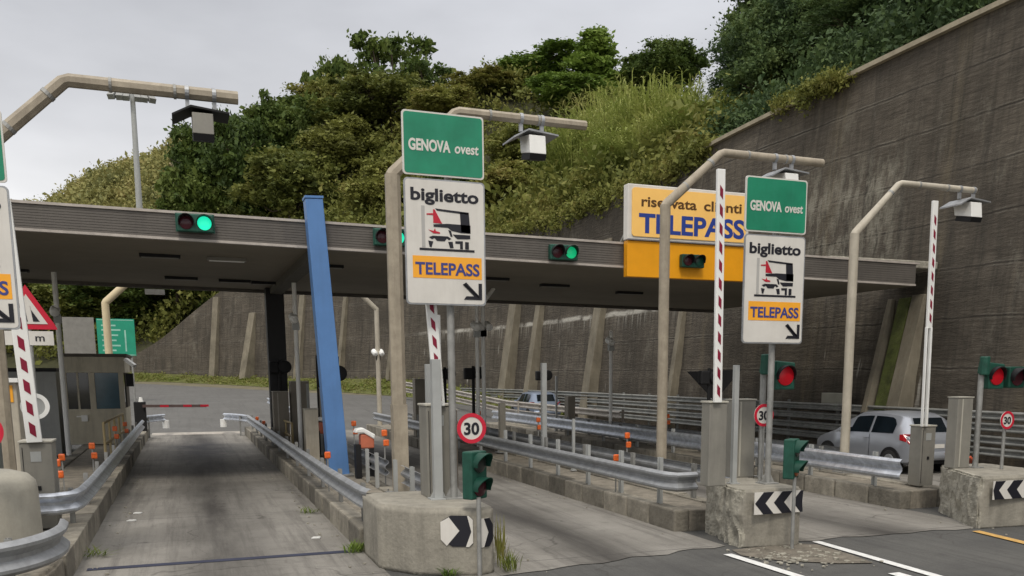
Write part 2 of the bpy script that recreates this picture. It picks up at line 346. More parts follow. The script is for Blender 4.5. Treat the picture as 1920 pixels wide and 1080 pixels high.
# ------------------------------------------------------------------ retaining wall
WB = [(19.4, -12), (19.4, 5), (19.4, 20), (19.4, 32), (19.4, 42), (18.6, 55), (16, 68), (11, 82), (4, 93), (-4, 101), (-12, 107)]
WT = [12.2, 12.2, 12.1, 11.8, 11.4, 11.3, 11.3, 11.4, 10.7, 4.6, 2.9]
WBz = [-.1, -.1, -.1, -.1, -.1, .9, 1.9, 2.0, 2.1, 2.5, 2.6]
EXT = [(-26, 113), (-45, 118), (-75, 122), (-120, 122)]; EXTz = [2.3, 2.1, 2.0, 2.0]
def spline(P, n):
    P = [np.array(p, float) for p in P]; out_ = []
    for i in range(len(P)-1):
        p0 = P[max(i-1, 0)]; p1 = P[i]; p2 = P[i+1]; p3 = P[min(i+2, len(P)-1)]
        for k in range(n):
            t = k/n; out_.append(.5*((2*p1)+(-p0+p2)*t+(2*p0-5*p1+4*p2-p3)*t*t+(-p0+3*p1-3*p2+p3)*t**3))
    out_.append(P[-1]); return out_
SP = spline([(x, y, b, t) for (x, y), b, t in zip(WB, WBz, WT)], 8)
SPX = SP+spline([(WB[-1][0], WB[-1][1], 2.6, 2.9)]+[(x, y, z, z) for (x, y), z in zip(EXT, EXTz)], 6)[1:]
def normals(S):
    r_ = []
    for i in range(len(S)):
        d = S[min(i+1, len(S)-1)][:2]-S[max(i-1, 0)][:2]; d = d/np.linalg.norm(d); r_.append(np.array([d[1], -d[0]]))
    return r_
NR = normals(SPX)
wm = bpy.data.materials.new('wall_concrete'); wm.use_nodes = True
def wallmat(m):
    t = m.node_tree; L = t.links.new; nn = t.nodes.new; b = t.nodes['Principled BSDF']; b.inputs['Roughness'].default_value = .95; b.inputs['Specular IOR Level'].default_value = .15
    uv = nn('ShaderNodeUVMap'); uv.uv_map = 'UVMap'
    def noise(sc, scale, det=6, rough=.65):
        q = nn('ShaderNodeMapping'); q.inputs['Scale'].default_value = sc; L(uv.outputs[0], q.inputs[0])
        n = nn('ShaderNodeTexNoise'); n.inputs['Scale'].default_value = scale; n.inputs['Detail'].default_value = det; n.inputs['Roughness'].default_value = rough; L(q.outputs[0], n.inputs['Vector']); return n.outputs[0]
    def mr(x, a, b_, c=0., d=1.):
        n = nn('ShaderNodeMapRange'); L(x, n.inputs[0]); n.inputs[1].default_value = a; n.inputs[2].default_value = b_; n.inputs[3].default_value = c; n.inputs[4].default_value = d; return n.outputs[0]
    def mix(f, a, col):
        n = nn('ShaderNodeMix'); n.data_type = 'RGBA'; L(f, n.inputs[0])
        if isinstance(a, tuple): n.inputs[6].default_value = (*a, 1)
        else: L(a, n.inputs[6])
        n.inputs[7].default_value = (*col, 1); return n.outputs[2]
    def mth(op, a, b_=None):
        n = nn('ShaderNodeMath'); n.operation = op
        for i, x in enumerate((a, b_)):
            if x is None: continue
            if isinstance(x, (int, float)): n.inputs[i].default_value = x
            else: L(x, n.inputs[i])
        return n.outputs[0]
    sp = nn('ShaderNodeSeparateXYZ'); L(uv.outputs[0], sp.inputs[0]); S, Z = sp.outputs[0], sp.outputs[1]
    c = mix(mr(noise((1, 1, 1), .35), .35, .68), (.112, .097, .078), (.165, .143, .113))
    c = mix(mr(noise((.3, 5, 1), 2.4, 7, .75), .43, .68, 0, .85), c, (.055, .047, .038))          # board marks
    c = mix(mr(noise((1, 2.6, 1), 3.4, 9, .8), .5, .75, 0, .75), c, (.035, .03, .027))
    c = mix(mr(noise((.8, 3.2, 1), 4.5, 8, .8), .56, .76, 0, .55), c, (.18, .16, .13))
    c = mix(mr(noise((2.0, .14, 1), 1.5, 7, .7), .47, .66, 0, .85), c, (.055, .05, .043))         # rain streaks
    c = mix(mr(noise((2.4, .12, 1), 1.1), .6, .78, 0, .5), c, (.22, .19, .14))
    jt = mth('ADD', Z, mth('MULTIPLY', noise((.6, .1, 1), 1.5), .16))
    fz = mth('ABSOLUTE', mth('SUBTRACT', mth('FRACT', mth('DIVIDE', jt, 1.36)), .5))
    c = mix(mr(fz, .478, .497, 0, .8), c, (.028, .025, .022))
    c = mix(mth('MULTIPLY', mr(mth('ABSOLUTE', mth('SUBTRACT', fz, .462)), .0, .02, 1, 0), mr(noise((.9, .3, 1), 1.1), .45, .62, 0, .7)), c, (.26, .24, .20))
    c = mix(mr(noise((1, 1, 1), .16, 5, .7), .46, .64, 0, .6), c, (.05, .044, .036))
    c = mix(mr(noise((1.6, .7, 1), .5, 8, .8), .56, .66, 0, .5), c, (.20, .185, .15))
    # lime deposit weeping from the joint under the canopy
    dz = mth('SUBTRACT', 5.55, mth('ADD', Z, mth('MULTIPLY', noise((.5, 0, 1), 1), .3)))
    rng = mth('MULTIPLY', mr(S, 46, 52), mr(S, 76, 82, 1, 0))
    top = mr(mth('ABSOLUTE', dz), .06, .16, 1, 0); wee = mth('MULTIPLY', mr(dz, 0, .9, 1, 0), mr(dz, -.06, 0))
    fl = mth('MAXIMUM', mth('MULTIPLY', top, mr(noise((1, 1, 1), 1.2), .36, .56)), mth('MULTIPLY', wee, mr(noise((5, .2, 1), 1.4), .5, .66, 0, .8)))
    c = mix(mth('MULTIPLY', fl, rng), c, (.42, .40, .35))
    # pale scoured patch beside the canopy end
    rg2 = mth('MULTIPLY', mth('MULTIPLY', mr(S, 34.2, 35.5), mr(S, 39.5, 41, 1, 0)), mth('MULTIPLY', mr(Z, 4.8, 6), mr(Z, 8.6, 9.6, 1, 0)))
    c = mix(mth('MULTIPLY', rg2, mr(noise((2.0, .6, 1), 1.5, 7, .75), .45, .60, 0, .8)), c, (.25, .235, .19))
    for s0, w0 in ((38.3, .28), (33.1, .22), (45.5, .2), (29.5, .2)):
        bd_ = mr(mth('ABSOLUTE', mth('SUBTRACT', mth('ADD', S, mth('MULTIPLY', noise((.1, .8, 1), 2), .5)), s0+.25)), w0*.4, w0*1.8, 1, 0)
        c = mix(mth('MULTIPLY', bd_, mr(noise((3, .35, 1), 2, 6, .7), .42, .6, 0, .5)), c, (.15, .125, .085))
    rg3 = mth('MULTIPLY', mr(Z, 1, 2), mr(Z, 3.6, 4.4, 1, 0))
    c = mix(mth('MULTIPLY', rg3, mr(noise((1.3, .22, 1), 1.3, 4, .5), .66, .70, 0, .8)), c, (.45, .43, .38))
    L(c, b.inputs['Base Color'])
    bp = nn('ShaderNodeBump'); bp.inputs['Strength'].default_value = .8; bp.inputs['Distance'].default_value = .08; L(noise((.6, 2.6, 1), 5, 8, .75), bp.inputs['Height']); L(bp.outputs[0], b.inputs['Normal'])
wallmat(wm)
wall = thing('retaining_wall', 'tall dark stained concrete retaining wall with board marks curving round behind the canopy', 'wall', (19.4, 20, 0))
BAT = .085
def wallgrid():
    nz_ = 24; v = []; uvs = []; s = 0; arc = []
    for i, q in enumerate(SP):
        if i: s += float(np.linalg.norm(SP[i][:2]-SP[i-1][:2]))
        arc.append(s)
        for k in range(nz_+1):
            z = q[2]+(q[3]-q[2])*k/nz_
            off = BAT*(z-q[2]); step = .05*math.floor((z)/2.72)
            p = q[:2]+NR[i]*(off+step); v.append((p[0], p[1], z)); uvs.append((s, z))
    n = nz_+1; f = [(i*n+k, (i+1)*n+k, (i+1)*n+k+1, i*n+k+1) for i in range(len(SP)-1) for k in range(nz_)]
    # body thickness behind the face
    b0 = len(v)
    for i, q in enumerate(SP):
        p = q[:2]+NR[i]*(BAT*(q[3]-q[2])+.05*math.floor(q[3]/2.72)+.7)
        v.append((p[0], p[1], q[3])); uvs.append((arc[i], q[3]))
    f += [(i*n+nz_, (i+1)*n+nz_, b0+i+1, b0+i) for i in range(len(SP)-1)]
    me = bpy.data.meshes.new('wall_face'); o0 = wl(wall)
    me.from_pydata([tuple(Vector(p)-o0) for p in v], [], [t[::-1] for t in f]); me.materials.append(wm)
    u = me.uv_layers.new(name='UVMap'); li_ = np.empty(len(me.loops), int); me.loops.foreach_get('vertex_index', li_)
    u.data.foreach_set('uv', np.array(uvs)[li_].ravel())
    o = bpy.data.objects.new('wall_face', me); COL.objects.link(o); o.parent = wall
    return arc
ARC = wallgrid()
def wtop(i):
    q = SP[i]; return q[:2]+NR[i]*(BAT*(q[3]-q[2])+.05*math.floor(q[3]/2.72))
mb = MB()
cop = [(wtop(i), SP[i][3]) for i in range(next(k for k in range(len(SP)) if SP[k][1] > 37))]
for (a, za), (b, zb) in zip(cop[:-1], cop[1:]): mb.bar((a[0], a[1], za+.06), (b[0], b[1], zb+.06), .34, .14)
mb.build('coping', M('coping_stone', (.33, .29, .21), .9, var=.25, dirt=.3, sc=(.15, .13, .09)), wall)
ribm = M('buttress_concrete', (.19, .168, .125), .95, var=.3, scale=1, bump=.4, streak=.6, sc=(.12, .10, .07))
moss = M('mossy_concrete', (.07, .085, .02), .95, var=.5, scale=3, bump=.8, dirt=.5, sc=(.14, .12, .08))
def near_s(px, hgt):
    best = min(range(len(SP)*6-6), key=lambda j: abs(azx(*(lambda q: (q[0], q[1], hgt))(SP[j//6]*(1-(j % 6)/6)+SP[j//6+1]*((j % 6)/6)))-px) if j//6 < len(SP)-1 else 1e9)
    i = best//6; t = (best % 6)/6; q = SP[i]*(1-t)+SP[i+1]*t; n = NR[i]*(1-t)+NR[i+1]*t; return q, n/np.linalg.norm(n)
def rib(px, wd, base, topz, zt, mat, lean=0):
    q, n = near_s(px, 3); tg = np.array([-n[1], n[0]])
    zb = q[2]-.05; off = BAT*(zt-q[2])+.05*math.floor(zt/2.72)
    mb = MB(); vs = []
    for z, pro, ow in ((zb, base, 0), (zt, topz-off, lean)):
        for s_, d_ in ((-1, -pro), (1, -pro), (1, .9), (-1, .9)):
            p = q[:2]+tg*(wd/2*s_+ow)+n*(d_ if d_ > 0 else d_); vs.append((p[0], p[1], z))
    mb.add(vs, [(0, 1, 2, 3), (4, 5, 6, 7), (0, 1, 5, 4), (1, 2, 6, 5), (2, 3, 7, 6), (3, 0, 4, 7)])
    return mb.build('buttress', mat, wall, bevel=.02)
rib(955, .95, .75, .2, 9.5, ribm); rib(1000, .6, .7, .15, 9.0, ribm); rib(1112, .8, .7, .12, 9.2, moss if False else ribm)
rib(1262, .35, .5, .06, 8, ribm); rib(404, .7, .5, .2, 9.6, ribm); rib(470, .8, 1.1, .15, 8, ribm); rib(560, .7, .5, .15, 9.6, ribm); rib(640, .5, .5, .15, 9.6, ribm); rib(735, .5, .5, .15, 9.2, ribm)
rib(1655, .22, .95, .1, 4.7, ribm, .15); rib(1702, .5, .85, .08, 4.75, ribm, .1); rib(1678, .5, .8, .05, 4.7, moss, .12)

# ------------------------------------------------------------------ hillside behind the wall
TOP = []
for i, q in enumerate(SPX):
    TOP.append((q[:2]+NR[i]*(BAT*(q[3]-q[2])+(.05*math.floor(q[3]/2.72) if i < len(SP) else 0)+.5), q[3]))
DEP = [0, 3, 7, 12, 18, 25, 33, 42, 55, 75]
def hill_h(i, t):
    f = i/(len(TOP)-1); y = TOP[i][0][1]; x = TOP[i][0][0]
    top = float(np.interp(x, [-120, -45, -12, 0, 10, 19, 22], [6, 8, 11, 17, 21, 10, 9])) if y > 50 else (9 if y > 33 else 16)
    sl = float(np.interp(t, [0, 25, 33, 55, 75], [0, 1., 1.08, 1.1, .9]))
    return TOP[i][1]-.1+top*sl
v = [];
for i in range(len(TOP)):
    for t in DEP:
        p = TOP[i][0]+NR[i]*t; v.append((p[0], p[1], hill_h(i, t)+(.6*math.sin(p[0]*.4+p[1]*.7) if t > 4 else 0)))
n = len(DEP)
me = bpy.data.meshes.new('hillside'); me.from_pydata(v, [], [(i*n+k, (i+1)*n+k, (i+1)*n+k+1, i*n+k+1) for i in range(len(TOP)-1) for k in range(n-1)])
hm = M('hill_soil', (.05, .05, .022), .95, var=.4, scale=.5, bump=.5, bscale=3)
me.materials.append(hm); o = bpy.data.objects.new('hillside', me); COL.objects.link(o); o['kind'] = 'structure'
# far ridge to the left
CREST = [atY(p_, q_, 360) for p_, q_ in ((-700, 470), (-200, 430), (0, 402), (90, 380), (150, 352), (230, 308), (300, 286), (350, 266), (450, 242), (700, 225), (1100, 215))]
def ridge(a, b):
    x = -200+a*330; y = 250+b*120
    crest = float(np.interp(x*360/y, [q[0] for q in CREST], [q[2]-5 for q in CREST]))*y/360
    return x, y, 2+crest*math.sin(min(1, b*1.15)*math.pi/2)+1.2*math.sin(x*.2)*b
A_, B_ = 60, 14
me = bpy.data.meshes.new('far_hill'); me.from_pydata([ridge(i/A_, j/B_) for i in range(A_+1) for j in range(B_+1)], [], [(i*(B_+1)+j, (i+1)*(B_+1)+j, (i+1)*(B_+1)+j+1, i*(B_+1)+j+1) for i in range(A_) for j in range(B_)])
me.materials.append(M('far_hill_soil', (.17, .15, .055), .95, var=.3, scale=.08)); o = bpy.data.objects.new('far_hill', me); COL.objects.link(o); o['kind'] = 'structure'

# ------------------------------------------------------------------ foliage
def leafmat(name, cols, trans=.25, ns=.35):
    m = bpy.data.materials.new(name); m.use_nodes = True; t = m.node_tree; L = t.links.new; nn = t.nodes.new
    b = t.nodes['Principled BSDF']; b.inputs['Roughness'].default_value = .7; b.inputs['Specular IOR Level'].default_value = .25
    g = nn('ShaderNodeNewGeometry'); n = nn('ShaderNodeTexNoise'); n.inputs['Scale'].default_value = ns; n.inputs['Detail'].default_value = 5; n.inputs['Roughness'].default_value = .75
    L(g.outputs['Position'], n.inputs['Vector'])
    oi = nn('ShaderNodeObjectInfo'); ad = nn('ShaderNodeMath'); ad.operation = 'MULTIPLY_ADD'; L(oi.outputs['Random'], ad.inputs[0]); ad.inputs[1].default_value = .22; L(n.outputs[0], ad.inputs[2])
    rp = nn('ShaderNodeMath'); rp.operation = 'MULTIPLY_ADD'; L(g.outputs['Random Per Island'], rp.inputs[0]); rp.inputs[1].default_value = .16; L(ad.outputs[0], rp.inputs[2])
    r_ = nn('ShaderNodeValToRGB'); L(rp.outputs[0], r_.inputs[0]); e = r_.color_ramp.elements
    e[0].position = .42; e[0].color = (*cols[0], 1); e[1].position = .95; e[1].color = (*cols[-1], 1)
    for k, c in enumerate(cols[1:-1]): q = e.new(.42+.53*(k+1)/(len(cols)-1)); q.color = (*c, 1)
    L(r_.outputs[0], b.inputs['Base Color'])
    tr = nn('ShaderNodeBsdfTranslucent'); L(r_.outputs[0], tr.inputs[0]); ms = nn('ShaderNodeMixShader'); ms.inputs[0].default_value = trans
    L(b.outputs[0], ms.inputs[1]); L(tr.outputs[0], ms.inputs[2]); L(ms.outputs[0], t.nodes['Material Output'].inputs[0]); return m
lfD = leafmat('leaf_dark', [(0.032, 0.054, 0.014), (0.060, 0.096, 0.020), (0.109, 0.147, 0.029), (0.155, 0.186, 0.050)])
lfO = leafmat('leaf_olive', [(0.057, 0.074, 0.018), (0.115, 0.134, 0.029), (0.190, 0.198, 0.046), (0.218, 0.192, 0.055)])
lfB = leafmat('leaf_brownish', [(0.078, 0.082, 0.024), (0.155, 0.164, 0.037), (0.224, 0.230, 0.055), (0.230, 0.186, 0.061)])
lfG = leafmat('leaf_fresh', [(0.046, 0.079, 0.015), (0.098, 0.160, 0.024), (0.161, 0.237, 0.039), (0.230, 0.288, 0.066)])
lfT = leafmat('leaf_teal', [(0.030, 0.054, 0.026), (0.055, 0.092, 0.037), (0.092, 0.141, 0.048), (0.138, 0.179, 0.055)])
lfR = leafmat('cane_leaf', [(0.149, 0.192, 0.044), (0.253, 0.301, 0.072), (0.368, 0.397, 0.121), (0.414, 0.384, 0.154)])
lfF = leafmat('far_leaf', [(.17, .18, .07), (.26, .25, .085), (.33, .285, .11), (.30, .21, .10)], ns=.12)
def leaves(cen, size, asp=1.7, droop=0):
    n = len(cen); a = RNG.normal(size=(n, 3)); a /= np.linalg.norm(a, axis=1)[:, None]
    if droop: a[:, 2] -= droop; a /= np.linalg.norm(a, axis=1)[:, None]
    b = np.cross(a, RNG.normal(size=(n, 3))); b /= np.linalg.norm(b, axis=1)[:, None]
    s = size*np.clip(RNG.lognormal(-.05, .42, (n, 1)), .35, 2.4); a = a*s*asp/2; b = b*s/2
    v = np.stack([cen-a, cen+b*.9-a*.1, cen+a, cen-b*.9-a*.1], 1).reshape(-1, 3); return v
def quadmesh(name, v, mat):
    n = len(v)//4; me = bpy.data.meshes.new(name); me.vertices.add(4*n); me.vertices.foreach_set('co', v.astype(np.float32).ravel())
    me.loops.add(4*n); me.loops.foreach_set('vertex_index', np.arange(4*n, dtype=np.int32)); me.polygons.add(n)
    me.polygons.foreach_set('loop_start', np.arange(0, 4*n, 4, dtype=np.int32)); me.polygons.foreach_set('loop_total', np.full(n, 4, np.int32))
    me.update(calc_edges=True); me.materials.append(mat); return me
# crown meshes: unit tree of height 1, crown radius ~.42
def crown(seed, mat, shape='round', nclump=150, per=60, ls=.028):
    rg = np.random.default_rng(seed); C = []
    lobes = []
    nl = {'round': 9, 'cone': 9, 'airy': 8, 'wide': 11}[shape]
    for k in range(nl):
        if shape == 'cone':
            z = .22+.72*k/(nl-1); r = .26*(1-(k/(nl-1))*.86); a = rg.uniform(0, 6.28); lobes.append((r*.45*math.cos(a), r*.45*math.sin(a), z, r*.85+.05, .12))
        elif shape == 'airy':
            a = rg.uniform(0, 6.28); d = rg.uniform(.08, .36); lobes.append((d*math.cos(a), d*math.sin(a), rg.uniform(.55, .93), rg.uniform(.09, .16), rg.uniform(.05, .09)))
        elif shape == 'wide':
            a = rg.uniform(0, 6.28); d = rg.uniform(.0, .34); lobes.append((d*math.cos(a), d*math.sin(a), rg.uniform(.30, .80), rg.uniform(.15, .24), rg.uniform(.13, .2)))
        else:
            a = rg.uniform(0, 6.28); d = rg.uniform(.0, .24); lobes.append((d*math.cos(a), d*math.sin(a), rg.uniform(.38, .80), rg.uniform(.13, .22), rg.uniform(.13, .2)))
    for k in range(nclump):
        lx, ly, lz, lr, lh = lobes[k % nl]; u = rg.normal(size=3); u /= np.linalg.norm(u)
        if u[2] < -.3 and rg.random() < .6: u[2] *= -1
        q = rg.uniform(.5, 1.2); C.append((lx+u[0]*lr*q, ly+u[1]*lr*q, lz+u[2]*lh*q))
    C = np.array(C); rad = {'airy': .03, 'cone': .03}.get(shape, .033)
    cen = (C[:, None, :]+rg.normal(size=(nclump, per, 3))*rad*rg.uniform(.6, 1.3, (nclump, 1, 1))*np.array([1, 1, .7])).reshape(-1, 3)
    cm = quadmesh('crown', leaves(cen, ls), mat)
    tb = MB(); tb.tube([(0, 0, -.08), (.01, 0, .15), (0, .01, .35), (.01, 0, .55)], [.024, .018, .013, .006], 8)
    for l in lobes[:9]:
        tb.tube([(0, 0, .2+.25*rg.random()), (l[0]*.5, l[1]*.5, l[2]*.7), (l[0], l[1], l[2])], [.010, .007, .003], 5)
        for _q in range(3):
            u = rg.normal(size=3); u[2] = abs(u[2]); u /= np.linalg.norm(u); e_ = (l[0]+u[0]*l[3]*1.12, l[1]+u[1]*l[3]*1.12, l[2]+u[2]*l[4]*1.15)
            tb.tube([(l[0]*.7, l[1]*.7, l[2]*.85), (l[0]+u[0]*l[3]*.5, l[1]+u[1]*l[3]*.5, l[2]+u[2]*l[4]*.5), e_], [.005, .003, .001], 4)
    tm = bpy.data.meshes.new('trunk'); tm.from_pydata(tb.v, [], tb.f); tm.materials.append(bark)
    return cm, tm
KINDS = {'dark': [crown(s, lfD, 'wide', 320, 110, .0165) for s in (1, 2)], 'olive': [crown(s, lfO, 'wide', 320, 110, .0165) for s in (3, 4)],
         'brown': [crown(s, lfB, 'round', 300, 105, .017) for s in (5, 6)], 'fresh': [crown(7, lfG, 'cone', 230, 70, .024), crown(8, lfG, 'round', 300, 105, .017)],
         'teal': [crown(s, lfT, 'wide', 420, 95, .0125) for s in (9, 10)], 'airy': [crown(s, lfD, 'airy', 100, 30, .024) for s in (11, 12)],
         'cone': [crown(13, lfD, 'cone', 210, 60, .026)]}
def spot(px, t):
    best = None
    for i in range(len(TOP)-1):
        for f in (0, .25, .5, .75):
            p = TOP[i][0]*(1-f)+TOP[i+1][0]*f+(NR[i]*(1-f)+NR[i+1]*f)*t; h = hill_h(i, t)*(1-f)+hill_h(i+1, t)*f
            if p[1] < 5: continue
            e = abs(azx(p[0], p[1], h+4)-px)
            if best is None or e < best[0]: best = (e, p[0], p[1], h)
    return best[1:]
KN = {'dark': 'dark_tree', 'olive': 'olive_green_tree', 'brown': 'brownish_tree', 'fresh': 'fresh_green_tree', 'teal': 'dark_tree', 'airy': 'sparse_tree', 'cone': 'conical_tree'}
def tree(kind, px, t, ytop, wpx, label, k=0, sink=.12):
    x, y, z = spot(px, t); d = math.hypot(x, y)
    zt = atY(px, ytop, y)[2]; hgt = max(2.5, (zt-z)/.97); wr = wpx/1750*d/2/.42
    cm, tm = KINDS[kind][k % len(KINDS[kind])]
    r = thing(KN[kind], label, 'tree', (x, y, z-.3), 'trees on the slope above the wall')
    for nm, me in (('crown', cm), ('trunk', tm)):
        o = bpy.data.objects.new(nm, me); COL.objects.link(o); o.parent = r
        o.scale = (wr, wr, hgt); o.rotation_euler = (0, 0, random.uniform(0, 6.28))
        if nm == 'crown': rz = o.rotation_euler.z
        else: o.rotation_euler.z = rz
    return r
TR = [
 # left spur, dark mass behind the gantry
 ('dark', 370, 8, 250, 190, 'dark green tree behind the left two gantry lights, left edge of the wooded spur', 0),
 ('dark', 430, 12, 205, 190, 'dark bushy tree rising right of the overhead camera box', 1),
 ('dark', 480, 16, 186, 190, 'dark tree whose round top meets the sky above the blue pillar\'s left', 0),
 ('olive', 545, 6, 262, 210, 'olive green tree directly above the top of the blue pillar', 0),
 ('dark', 560, 20, 166, 180, 'dark tree on the rising skyline left of the tall sparse trees', 1),
 ('brown', 640, 12, 215, 200, 'brownish tree in the middle of the slope left of the nearest ticket sign', 0),
 ('olive', 630, 24, 152, 190, 'olive tree just beneath the sparse crowns on the skyline', 1),
 ('airy', 640, 30, 82, 130, 'tall sparse tree, leftmost of the open crowns on the skyline', 0),
 ('airy', 745, 32, 62, 170, 'tallest sparse tree with feathery crown standing against the grey sky', 1),
 ('airy', 800, 30, 100, 120, 'sparse tree at the right of the feathery skyline group', 0),
 ('olive', 735, 22, 128, 220, 'broad olive tree below the feathery crowns above the ticket sign', 0),
 ('brown', 720, 6, 290, 170, 'brownish bushy tree just behind the square beige camera pole', 1),
 ('brown', 840, 18, 158, 180, 'brownish round tree right above the nearest green direction sign', 0),
 ('olive', 900, 24, 172, 150, 'small olive tree at the dip of the skyline right of the nearest sign', 1),
 ('dark', 870, 5, 300, 160, 'dark bush tree hidden mostly behind the nearest ticket sign', 1),
 ('brown', 965, 6, 290, 190, 'brownish tree under the hanging camera box right of the nearest sign', 1),
 ('olive', 990, 13, 215, 170, 'olive tree behind the horizontal camera arm at picture centre', 0),
 ('dark', 955, 26, 138, 100, 'narrow dark tree, left shoulder of the central skyline group', 0),
 ('fresh', 1005, 30, 82, 210, 'green round topped tree on the central skyline, left of the pointed one', 1),
 ('fresh', 1115, 30, 66, 190, 'pointed green tree, highest of the central skyline group', 0),
 ('fresh', 1065, 24, 130, 170, 'green tree filling the gap left of the pointed skyline tree', 1),
 ('dark', 1205, 32, 95, 120, 'small dark pointed tree left of the round one on the skyline', 0),
 ('dark', 1250, 34, 76, 170, 'dark round tree standing alone against the sky above the canes', 1),
 ('dark', 1310, 30, 172, 60, 'small dark tree filling the notch beside the right hand woods', 0),
 # right hand woods over the wall
 ('teal', 1435, 9, 60, 180, 'dark bluish tree at the left edge of the woods over the high wall', 0),
 ('teal', 1450, 16, -20, 150, 'thin topped dark tree leaning against the sky above the high wall', 1),
 ('teal', 1490, 7, 0, 230, 'broad dark tree above the start of the pale coping', 1),
 ('teal', 1500, 16, -90, 260, 'tall dark tree behind the broad one over the high wall', 0),
 ('fresh', 1480, 7, 85, 170, 'lighter green bush tree leaning over the broken wall top', 1),
 ('teal', 1590, 8, -80, 260, 'dark tree directly over the left end of the pale coping', 0),
 ('teal', 1680, 6, -60, 260, 'dark tree over the middle of the visible pale coping', 1),
 ('teal', 1780, 5, -110, 260, 'dark tree near the top right corner above the wall', 0),
 ('teal', 1870, 4, -200, 260, 'dark tree over the wall at the right edge of the picture', 1),
 # beyond the wall's low left end
 ('dark', 40, 8, 470, 240, 'dark tree beyond the road seen under the canopy behind the triangular sign', 0),
 ('olive', 150, 6, 505, 200, 'olive tree beyond the road seen under the canopy left of the bent pole', 0),
 ('dark', 250, 6, 480, 220, 'dark tree under the canopy above the far green direction board', 1),
 ('dark', 330, 4, 440, 170, 'dark tree over the low sloping end of the retaining wall', 0),
 ('olive', 200, 14, 440, 260, 'olive tree higher on the bank beyond the booth', 1),
 ('olive', 60, 16, 445, 280, 'olive tree high on the bank at the far left', 0),
]
for a in TR: tree(*a[:5], label=a[5], k=a[6])
# undergrowth on the slope: one dense mass nobody could count
def cover(name, label, n, per, size, mat, fn, rad=.5):
    C = np.array([fn() for _ in range(n)]); cen = (C[:, None, :]+RNG.normal(size=(n, per, 3))*rad*np.array([1, 1, .7])).reshape(-1, 3)
    o = bpy.data.objects.new(name, quadmesh(name, leaves(cen, size), mat)); COL.objects.link(o); o['kind'] = 'stuff'; o['label'] = label; return o
def onhill(t0, t1, i0=0, i1=None, up=1.5):
    def f():
        i = random.randrange(i0, (i1 or len(TOP)-1)); g_ = random.random(); t = random.uniform(t0, t1)
        p = TOP[i][0]*(1-g_)+TOP[i+1][0]*g_+NR[i]*t; return (p[0], p[1], hill_h(i, t)*(1-g_)+hill_h(i+1, t)*g_+random.uniform(-.1, up))
    return f
ib = next(i for i in range(len(TOP)) if TOP[i][0][1] > 38)
i0 = next(i for i in range(len(TOP)) if TOP[i][0][1] > 14)
cover('undergrowth', 'dense dark scrub covering the far slope', 2900, 60, .24, lfO, onhill(1, 44, ib, None, 2.4), .8)
cover('undergrowth', 'brown and green thicket along the wall top', 1300, 60, .16, lfO, onhill(0.5, 12, ib, ib+34, 1.6), .5)
cover('undergrowth', 'dark ivy and scrub above the near wall', 1500, 80, .11, lfT, onhill(1.5, 18, i0, ib, 1.6), .45)
# scrub creeping over the wall edge where the coping is broken
def drape():
    i = random.randrange(ib-3, ib+26); p = TOP[i][0]-NR[i]*random.uniform(.15, .7); z = TOP[i][1]-abs(random.gauss(0, .38))+.2
    q = p+(TOP[i+1][0]-TOP[i][0])*random.random(); return (q[0], q[1], z)
cover('creeper', 'creeper hanging over the top edge of the wall', 330, 110, .10, lfO, drape, .3)
def drape2():
    y = random.uniform(25.8, 29.8); return (20.5-random.uniform(0, .35), y, 12.15-abs(random.gauss(0, .2)))
cover('creeper', 'brownish creeper covering the broken stretch of coping', 45, 100, .06, lfO, drape2, .2)
def onridge():
    a, b = random.uniform(.3, .75), random.uniform(.1, 1); x, y, z = ridge(a, b); return (x, y, z+random.uniform(0, 3.2))
cover('far_wood', 'sunlit scrub wood covering the distant ridge', 3600, 60, .62, lfF, onridge, 1.7)
# grass verge at the foot of the far wall
verge = M('verge_grass', (.11, .12, .03), .95, var=.4, scale=1.5, bump=.6, bscale=8, dirt=.5, sc=(.15, .11, .06))
v = []; f = []
ks = [i for i in range(len(SP)) if SP[i][1] > 46]
for j, i in enumerate(ks):
    q = SP[i]; wv_ = 3.2 if q[1] > 60 else 1.6+1.6*(q[1]-46)/14
    for k in range(4):
        p = q[:2]-NR[i]*(wv_*(1-k/3)); v.append((p[0], p[1], G(p[1])+(q[2]+.05-G(p[1]))*(k/3)**1.3+.01))
for j in range(len(ks)-1):
    for k in range(3): f.append((j*4+k, (j+1)*4+k, (j+1)*4+k+1, j*4+k+1))
me = bpy.data.meshes.new('grass_verge'); me.from_pydata(v, [], f); me.materials.append(verge); o = bpy.data.objects.new('grass_verge', me); COL.objects.link(o); o['kind'] = 'structure'
lfV = leafmat('grass_blade', [(0.072, 0.116, 0.022), (0.131, 0.174, 0.029), (0.203, 0.217, 0.058), (0.246, 0.189, 0.087)], ns=1.2)
def onverge():
    i = random.choice(ks[:-1]); q = SP[i]; w_ = random.uniform(.1, 2.7 if q[1] > 58 else 1.4); p = q[:2]-NR[i]*w_; k = 1-w_/3.2; return (p[0]+random.uniform(-.7, .7), p[1]+random.uniform(-.7, .7), G(p[1])+(q[2]-G(p[1]))*max(0, k)**1.3-.02)
cover('verge_grass', 'rough green and brown grass along the foot of the far wall', 900, 50, .075, lfV, onverge, .22)
